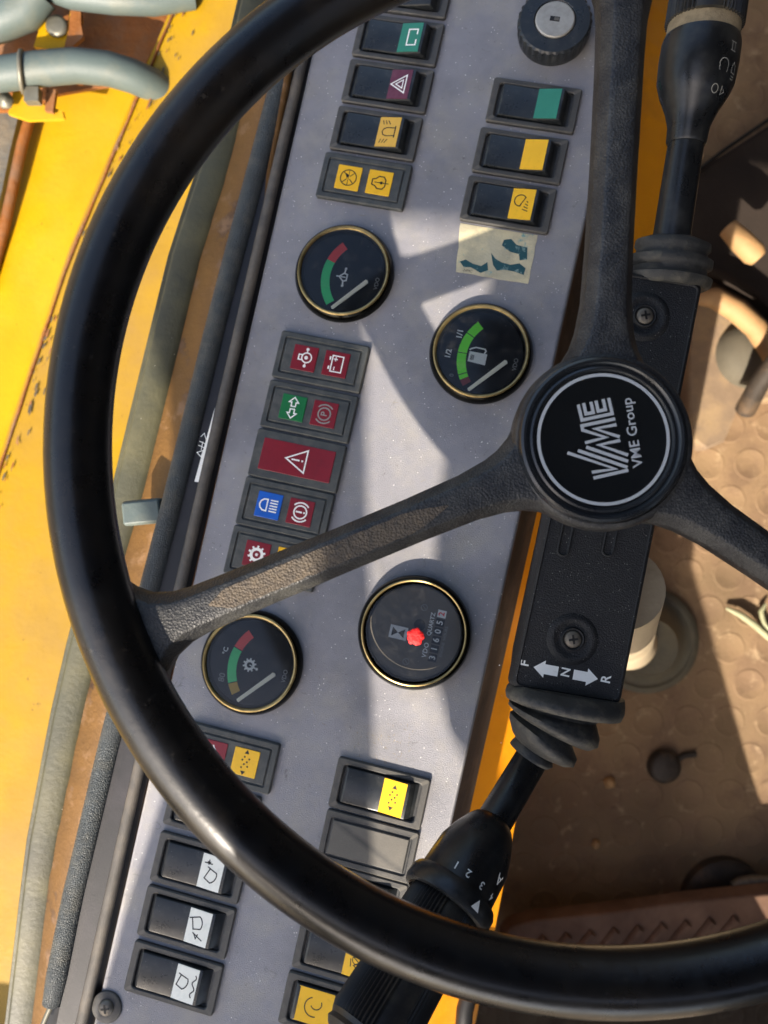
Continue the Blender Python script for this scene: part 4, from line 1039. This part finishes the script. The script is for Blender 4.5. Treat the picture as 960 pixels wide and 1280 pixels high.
# =================================================================== YELLOW CONSOLE PLATE between dash and floor
con = MB()
Dc = 560
def w3(p): return (p.x*1000, p.y*1000, p.z*1000)
ys_ = [-150 + 1590*i/36 for i in range(37)]; RP = [(838, -150), (838, 0), (836, 180), (820, 300), (676, 860), (619, 1160), (560, 1440)]
def rx(y):
    for a_, c_ in zip(RP[:-1], RP[1:]):
        if y <= c_[1] or c_ is RP[-1]: return line_x(a_, c_, y)
lp = [at(733 - (y-366)*.225 - 30, y, Dc - 36) for y in ys_]
rp = [at(rx(y), y, Dc) for y in ys_]
rp2 = [at(rx(y) - 8, y, Dc + 20) for y in ys_]
lowr = [Vector((p.x - .03, p.y, 0.0)) for p in rp2]
con.loft([[w3(p) for p in q] for q in (lp, rp, rp2, lowr)], 'cab_yellow', False, closed=False)
co_ = con.build('console_plate', xf=None); fix_normals(co_)
tag(co_, 'orange yellow painted console plate between the dashboard and the dark floor', 'plate')
sol = co_.modifiers.new('th', 'SOLIDIFY'); sol.thickness = .003; sol.offset = -1
# black cable on it near the bottom
b = MB(); b.tube([w3(at(x, y, d_)) for x, y, d_ in ((585, 1195, 545), (590, 1230, 540), (581, 1262, 536), (578, 1300, 534), (576, 1360, 536))], 6.0, 'cable_black', 12)
tag(b.build('cable'), 'black cable running down the yellow console plate at the bottom edge', 'cable')

# =================================================================== LEFT: bulkhead strip, seal, hood, hoses
def strip(pts_l, pts_r, d_l, d_r, m, name, y0=-160, y1=1460, n=30, wob=0.0, sub=1):
    b_ = MB(); A = []; B_ = []
    def X(pts, y):
        for a_, c_ in zip(pts[:-1], pts[1:]):
            if y <= c_[1] or c_ is pts[-1]: return line_x(a_, c_, y)
    for i in range(n+1):
        y = y0 + (y1-y0)*i/n
        A.append(w3(at(X(pts_l, y), y, d_l))); B_.append(w3(at(X(pts_r, y), y, d_r)))
    b_.loft([A, B_], m, True, closed=False)
    return b_
seal_l = [(300, 0), (253, 200), (213, 320), (140, 620), (90, 787), (64, 900), (34, 1061), (11, 1256)]
b = strip([(x + 20, y) for x, y in seal_l], [(345 + 30, 0), (273 + 30, 400), (208 + 20, 700), (140 + 10, 960), (86 + 8, 1130), (75, 1262)], 492, 462, 'rusty_yellow', '')
bk = b.build('bulkhead_strip'); sol = bk.modifiers.new('th', 'SOLIDIFY'); sol.thickness = .004
tag(bk, 'rusty yellow metal strip between the window seal and the ribbed roll', 'metal strip')
# rubber seal: rounded body with a thin flange
b = MB(); cl_ = []
for i in range(41):
    y = -160 + 1620*i/40
    for a_, c_ in zip(seal_l[:-1], seal_l[1:]):
        if y <= c_[1] or c_ is seal_l[-1]: x = line_x(a_, c_, y); break
    cl_.append(at(x + 23, y, 488))
rings = []
for i, p in enumerate(cl_):
    t = (cl_[min(i+1, 40)] - cl_[max(i-1, 0)]).normalized(); a_ = Vector((0, 0, 1)); s_ = a_.cross(t).normalized()*-1
    ring = []
    for (x, z) in ((-13.5, -9), (-13.5, -1.5), (-12.8, -.4), (-10.6, -.6), (-10.2, -.2), (-9.2, 4.2), (-7.6, 5.6), (-6.0, 5.9), (5.0, 4.4), (8.0, 2.8), (13.5, -3), (14.5, -6), (14.5, -10)):
        ring.append(w3(p + s_*(-x*.001) + a_*(z*.001)))
    rings.append(ring)
if (rings[0][0][0] > rings[0][-1][0]): rings = [r[::-1] for r in rings]
b.loft(rings, 'seal_rubber', True, closed=True)
tag(fix_normals(b.build('window_seal'), 24), 'olive grey rubber window seal running down between hood and dashboard', 'seal')
# small grey latch tab over the seal
TM = frame(at(176, 640, 455), Vector((.995, .1, 0)).normalized(), Vector((-.1, .995, 0)).normalized(), Vector((0, 0, 1)))
b = MB(); o_ = rrf(24, 15, 2.4); b.slab([(o_(0), -12), (o_(0), -3), (o_(.8), -.9), (o_(2.0), 0)], 'hose_grey', True); 
tb = fix_normals(b.build('latch_tab'), 40); tb.matrix_world = TM; tag(tb, 'small grey plastic tab lying over the window seal', 'tab')

# hood: two painted sheets meeting at a folded ridge
hood = thing('engine_hood', 'sunlit bright yellow engine hood with a folded ridge and chipped paint', 'hood', frame(at(60, 640, 700), Vector((1, 0, 0)), Vector((0, 1, 0)), Vector((0, 0, 1))))
hi = inv_local(frame(at(60, 640, 700), Vector((1, 0, 0)), Vector((0, 1, 0)), Vector((0, 0, 1))))
ridge_l = [(222, 0), (87, 320), (0, 580), (-90, 860), (-220, 1280)]
def Xi(pts, y):
    for a_, c_ in zip(pts[:-1], pts[1:]):
        if y <= c_[1] or c_ is pts[-1]: return line_x(a_, c_, y)
def sheet(rows, m, name, parent, loc):
    b_ = MB(); R_ = []
    for fx, d_ in rows: R_.append([loc(at(fx(y), y, d_)) for y in [-200 + 1700*i/40 for i in range(41)]])
    b_.loft(R_, m, True, closed=False); o_ = b_.build(name, parent); return fix_normals(o_, 22)
o = sheet([(lambda y: Xi(ridge_l, y) - 4, 668), (lambda y: Xi(ridge_l, y) + 2, 663), (lambda y: Xi(ridge_l, y) + 8, 662), (lambda y: Xi(ridge_l, y) + 34, 661), (lambda y: Xi(seal_l, y) + 60, 640)], 'hood_yellow_dull', 'hood_flange', hood, hi)
o = sheet([(lambda y: Xi(ridge_l, y) - 420, 745), (lambda y: Xi(ridge_l, y) - 150, 720), (lambda y: Xi(ridge_l, y) - 12, 690), (lambda y: Xi(ridge_l, y) - 4, 684), (lambda y: Xi(ridge_l, y) - 2, 668)], 'hood_yellow', 'hood_sheet', hood, hi)
b = MB(); pts = [hi(at(Xi(ridge_l, y) + 1 + random.uniform(-.6, .6), y, 661.5)) for y in range(-160, 760, 24)]
b.tube(pts, [random.uniform(.9, 1.6) for _ in pts], 'rust_brown', 8); b.build('fold_edge', hood)
b = MB()
for k_ in range(110):
    y = random.uniform(-20, 640); off_ = abs(random.gauss(0, 13)) + 3; q = hi(at(Xi(ridge_l, y) + off_, y, 661)); r = random.uniform(.5, 2.2)*(1.5 if k_ % 8 == 0 else 1)
    zz_ = q[2] + .9 + off_*.03
    b.poly([(q[0] + r*.5*cos(t)*random.uniform(.5, 1.2) + r*.5*sin(t), q[1] + r*1.8*sin(t)*random.uniform(.6, 1.2), zz_) for t in (0, .9, 1.8, 2.7, 3.6, 4.5, 5.4)], 'chip_dark' if k_ % 3 else 'rust_brown')
ch_ = b.build('paint_chip', hood); ch_['kind'] = 'stuff'
# folded left border with rust, and dark gap beyond
b = MB(); pts = [hi(at(x, y, d_)) for x, y, d_ in ((40, 138, 700), (28, 180, 698), (17, 230, 698), (4, 290, 700), (-14, 360, 702))]
b.tube(pts, [5, 5, 5, 5, 5], 'rust_brown', 12); b.build('hood_border', hood)
b = MB(); P_ = [hi(at(x, y, 690)) for x, y in ((-60, 120), (24, 140), (12, 190), (2, 240), (-12, 290), (-60, 340))]; b.poly(P_, 'engine_dark'); b.build('hood_gap', hood)
# recess with hoses (upper left)
b = MB(); P_ = [w3(at(x, y, 684)) for x, y in ((-80, -60), (240, -60), (212, 20), (176, 92), (150, 104), (70, 118), (30, 138), (-80, 140))]; b.poly(P_, 'rust_brown')
eb_ = b.build('engine_recess'); sol = eb_.modifiers.new('th', 'SOLIDIFY'); sol.thickness = .004; tag(eb_, 'rusty orange brown recess behind the grey hoses', 'recess')
b = MB(); b.tube([w3(at(x, y, d_)) for x, y, d_ in ((-60, 100, 640), (0, 93, 640), (50, 86, 640), (95, 82, 642), (135, 86, 646), (165, 95, 652), (190, 106, 662), (215, 122, 680))], [13.5]*8, 'hose_grey', 24)
tag(b.build('hose'), 'thick grey rubber hose held by a clamp, lower of the two', 'hose')
b = MB(); b.tube([w3(at(x, y, d_)) for x, y, d_ in ((40, -24, 645), (90, -6, 645), (140, 0, 645), (190, 2, 648), (240, -6, 656))], [11]*5, 'hose_grey', 24)
tag(b.build('hose'), 'grey hose crossing the very top left edge above the bracket', 'hose')
b = MB(); b.tube([w3(at(x, y, d_)) for x, y, d_ in ((-40, 36, 655), (-6, 28, 652), (30, 14, 648), (48, -10, 644))], [16]*4, 'hose_grey', 20)
tag(b.build('hose'), 'short grey hose end in the top left corner', 'hose')
# clamp ring around the lower hose
b = MB(); cpt = at(28, 90, 640); ring = [cpt + Vector((.0045*sin(2*pi*k_/36) + .0, .0150*cos(2*pi*k_/36), .0150*sin(2*pi*k_/36))) for k_ in range(37)]
b.tube([w3(p) for p in ring], 2.0, 'clamp_steel', 8); b.box(*[v_ for v_ in (w3(cpt)[0]+2, w3(cpt)[0]+14, w3(cpt)[1]-25, w3(cpt)[1]-13, w3(cpt)[2]-6, w3(cpt)[2]+2)], 'clamp_steel')
tag(b.build('hose_clamp'), 'steel hose clamp around the thick grey hose', 'clamp')
# bracket
br = thing('hose_bracket', 'yellow painted bracket holding the hoses', 'bracket', frame(at(50, 60, 660), Vector((1, 0, 0)), Vector((0, 1, 0)), Vector((0, 0, 1))))
bi = inv_local(frame(at(50, 60, 660), Vector((1, 0, 0)), Vector((0, 1, 0)), Vector((0, 0, 1))))
def flat(pts, d_, m, name, th=4):
    b_ = MB(); P_ = [bi(at(x, y, d_)) for x, y in pts]; 
    if sum(P_[i][0]*P_[(i+1) % len(P_)][1] - P_[(i+1) % len(P_)][0]*P_[i][1] for i in range(len(P_))) < 0: P_.reverse()
    b_.slab([([(p[0], p[1]) for p in P_], P_[0][2] - th), ([(p[0], p[1]) for p in P_], P_[0][2])], m); return b_.build(name, br)
flat([(46, 20), (60, 24), (58, 40), (70, 44), (84, 36), (88, 12), (100, 10), (102, 24), (92, 56), (78, 64), (42, 58), (48, 40)], 656, 'hood_yellow', 'upper_lug')
flat([(88, 12), (101, 10), (101, 30), (104, 46), (90, 58), (80, 60), (86, 36)], 652, 'rust_brown', 'rusty_edge')
flat([(17, 112), (38, 118), (56, 132), (78, 138), (80, 148), (34, 150), (10, 142)], 656, 'hood_yellow', 'lower_lug')
flat([(58, 110), (70, 112), (66, 140), (56, 138)], 650, 'rust_brown', 'rusty_edge')
b = MB(); b.lathe([(7, 0), (7, 3), (4, 3.6), (4, 5), (0.01, 5)], 'clamp_steel', n=6); b.build('bolt', br, bi(at(8, 127, 650)))
b = MB(); b.lathe([(9, 0), (9, 3), (5.5, 3.6), (0.01, 4)], 'clamp_steel', n=20); b.build('bolt', br, bi(at(72, 34, 655)))
# engine bay underneath everything on the left
b = MB(); b.box(-900, -330, -700, 900, -200, 60, 'engine_dark'); tag(b.build('engine_bay'), kind='structure')

# =================================================================== RIGHT: pedals, boots, bits on the floor
def obj_at(px, py, d_): return frame(at(px, py, d_), Vector((1, 0, 0)), Vector((0, 1, 0)), Vector((0, 0, 1)))
# brake pedal with diagonal ribs
M_ = obj_at(800, 1190, 840); pi_ = inv_local(M_); ped = thing('brake_pedal', 'wide worn brown pedal with diagonal ribs under the lower wheel rim', 'pedal', M_)
out = [(628, 1172), (640, 1158), (668, 1150), (760, 1141), (860, 1127), (1010, 1112), (1030, 1230), (660, 1240), (632, 1215)]
P_ = [pi_(at(x, y, 835)) for x, y in out][::-1]; P2 = [(p[0], p[1]) for p in P_]
P2 = round_poly(P2, 4, 4)
b = MB(); b.slab([(P2, -18), (P2, 2), (grow(P2, -1.0), 4), (grow(P2, -3), 5)], 'pedal_rubber', True); fix_normals(b.build('pedal_pad', ped), 50)
for k_ in range(9):
    x0 = 672 + k_*30; y0_ = 1190 - k_*3; a_ = pi_(at(x0 - 14, y0_ + 14, 830)); c_ = pi_(at(x0 + 10, y0_ - 16, 830))
    b = MB(); A = Vector(a_[:2]); B_ = Vector(c_[:2]); dd_ = (B_-A).normalized(); nn = Vector((-dd_.y, dd_.x))
    o_ = [tuple(A + nn*4.2), tuple(A - nn*4.2), tuple(B_ - nn*4.2), tuple(B_ + nn*4.2)]; o2 = [tuple(A + nn*2.4 + dd_), tuple(A - nn*2.4 + dd_), tuple(B_ - nn*2.4 - dd_), tuple(B_ + nn*2.4 - dd_)]
    b.slab([(o_, 4.5), (o_, 8), (o2, 11)], 'pedal_rubber'); b.build('rib', ped)
# second pedal: dark disc with pin
M_ = obj_at(905, 1105, 880); pi_ = inv_local(M_); p2 = thing('pedal_arm', 'dark round pedal base with a shiny pin at the right edge', 'pedal arm', M_)
b = MB(); b.lathe([(50, -19), (50, -6), (46, -2), (40, 0), (30, 1), (0.01, 2)], 'dark_metal', n=48, c=(6, -26)); fix_normals(b.build('base', p2), 40)
b = MB(); b.tube([pi_(at(x, y, 868)) for x, y in ((915, 1108), (926, 1105), (944, 1103), (990, 1106))], [5, 8, 8.5, 8.5], 'screw_steel', 20); b.build('pin', p2)
# bolt on the floor
M_ = frame(Vector((at(832, 960, 890).x, at(832, 960, 890).y, 0)), Vector((1, 0, 0)), Vector((0, 1, 0)), Vector((0, 0, 1)))
b = MB(); b.lathe([(19, 0), (19, 8), (16.5, 12), (12, 13.5), (0.01, 14)], 'dark_metal', n=24); b.tube([(10, 4, 3), (24, 12, 3), (38, 14, 3)], 3.5, 'dark_metal', 10)
bo = fix_normals(b.build('floor_bolt'), 40); bo.matrix_world = M_; tag(bo, 'dull round bolt head standing on the dark floor', 'bolt')
# crumbs, straw
for px, py, s_, lab in ((761, 978, 7, 'tan crumb of dirt on the dark floor beside the bolt'), (745, 1054, 6, 'pale crumb of dirt lying lower on the dark floor')):
    b = MB(); n = 9; rr1 = [random.uniform(.7, 1.2)*s_ for _ in range(n)]
    b.slab([([(rr1[k_]*f_*cos(2*pi*k_/n), rr1[k_]*f_*sin(2*pi*k_/n)) for k_ in range(n)], z) for f_, z in ((1, 0), (.9, 3), (.4, 5))], 'tan_metal', True)
    q = at(px, py, 900); o = b.build('dirt_crumb', loc=(q.x*1000, q.y*1000, 1.5)); tag(o, lab, 'crumb')
M_ = frame(Vector((at(940, 780, 893).x, at(940, 780, 893).y, .004)), Vector((1, 0, 0)), Vector((0, 1, 0)), Vector((0, 0, 1)))
si = inv_local(M_); b = MB(); b.tube([si(at(x, y, d_)) for x, y, d_ in ((908, 760, 894), (925, 768, 889), (942, 780, 888), (960, 796, 892), (985, 812, 894))], [2.0, 3.6, 4.0, 3.8, 3], 'straw', 10)
sw = b.build('straw'); sw.matrix_world = M_; tag(sw, 'pale straw stalk lying on the sunlit floor', 'straw')
b = MB(); b.tube([si(at(x, y, d_)) for x, y, d_ in ((957, 755, 893), (951, 765, 891), (955, 780, 892), (975, 800, 893))], [2, 3, 3, 2], 'straw', 8)
sw = b.build('straw'); sw.matrix_world = M_; tag(sw, 'short bent straw touching the right edge of the photo', 'straw')

# lever boot at the right edge: dusty base plate, dome toned dark as its shadow, rod
M_ = frame(Vector((at(925, 470, 880).x, at(925, 470, 880).y, 0)), Vector((1, 0, 0)), Vector((0, 1, 0)), Vector((0, 0, 1)))
pb = thing('lever_boot', 'dusty rubber boot on a pale base plate, sunlit at the right edge', 'rubber boot', M_); li = inv_local(M_)
out = [(866, 548), (862, 470), (866, 400), (876, 368), (892, 362), (915, 372), (950, 392), (1010, 440), (1030, 540), (1000, 500), (960, 500), (925, 512), (908, 552), (885, 562)]
P_ = [li(at(x, y, 870)) for x, y in out][::-1]; P2 = [(p[0], p[1]) for p in P_]
b = MB(); b.slab([(P2, 0), (P2, 22), (grow(P2, -1.2), 26), (grow(P2, -3), 27)], 'dusty_rubber', True); fix_normals(b.build('base_plate', pb), 45)
b = MB(); rg = [li(at(x, y, d_)) for x, y, d_ in ((872, 372, 838), (892, 372, 836), (920, 388, 834), (945, 410, 832), (965, 440, 832), (985, 480, 836))]
b.tube(rg, [8, 11, 12, 12, 12, 12], 'tan_metal', 20); b.build('rolled_edge', pb)
b = MB(); c_ = li(at(944, 440, 860)); b.lathe([(40, 22), (38, 32), (33, 42), (22, 50), (0.01, 53)], 'dome_shade', n=40, c=(c_[0], c_[1])); fix_normals(b.build('dome', pb), 50)
b = MB(); b.tube([li(at(x, y, d_)) for x, y, d_ in ((932, 512, 838), (950, 478, 800), (985, 430, 760))], [11, 10, 9], 'dark_metal', 16); b.build('rod', pb)
# tan cylinder and housing coloured dark for shade, upper right
M_ = obj_at(940, 300, 800); ti = inv_local(M_)
b = MB(); b.tube([ti(at(x, y, d_)) for x, y, d_ in ((910, 285, 800), (925, 300, 796), (943, 318, 794), (948, 323, 794))], [10, 12, 12, 9], 'tan_metal', 24)
tc_ = b.build('tan_rod'); tc_.matrix_world = M_; tag(tc_, 'short tan rod catching the sun in the dark upper right', 'rod')
M_ = frame(Vector((at(920, 210, 840).x, at(920, 210, 840).y, 0)), Vector((1, 0, 0)), Vector((0, 1, 0)), Vector((0, 0, 1)))
b = MB(); hi2 = inv_local(M_); out = [(868, 216), (900, 190), (1010, 120), (1080, 420), (1000, 400), (960, 360), (905, 330), (872, 300)]
P_ = [hi2(at(x, y, 850)) for x, y in out][::-1]; P2 = [(p[0], p[1]) for p in P_]
b.slab([(P2, 0), (P2, 22), (grow(P2, -4), 26)], 'shaded_rubber', True); hb = fix_normals(b.build('floor_hump'), 45); hb.matrix_world = M_; tag(hb, 'raised floor cover coloured dark for shade, upper right', 'floor cover')
b = MB(); b.tube([w3(at(x, y, d_)) for x, y, d_ in ((862, 222, 868), (880, 207, 866), (910, 184, 864), (960, 150, 862), (1010, 118, 862))], 2.2, 'cable_black', 8)
tag(b.build('cable'), 'thin black cable crossing the dark floor behind the light stalk', 'cable')
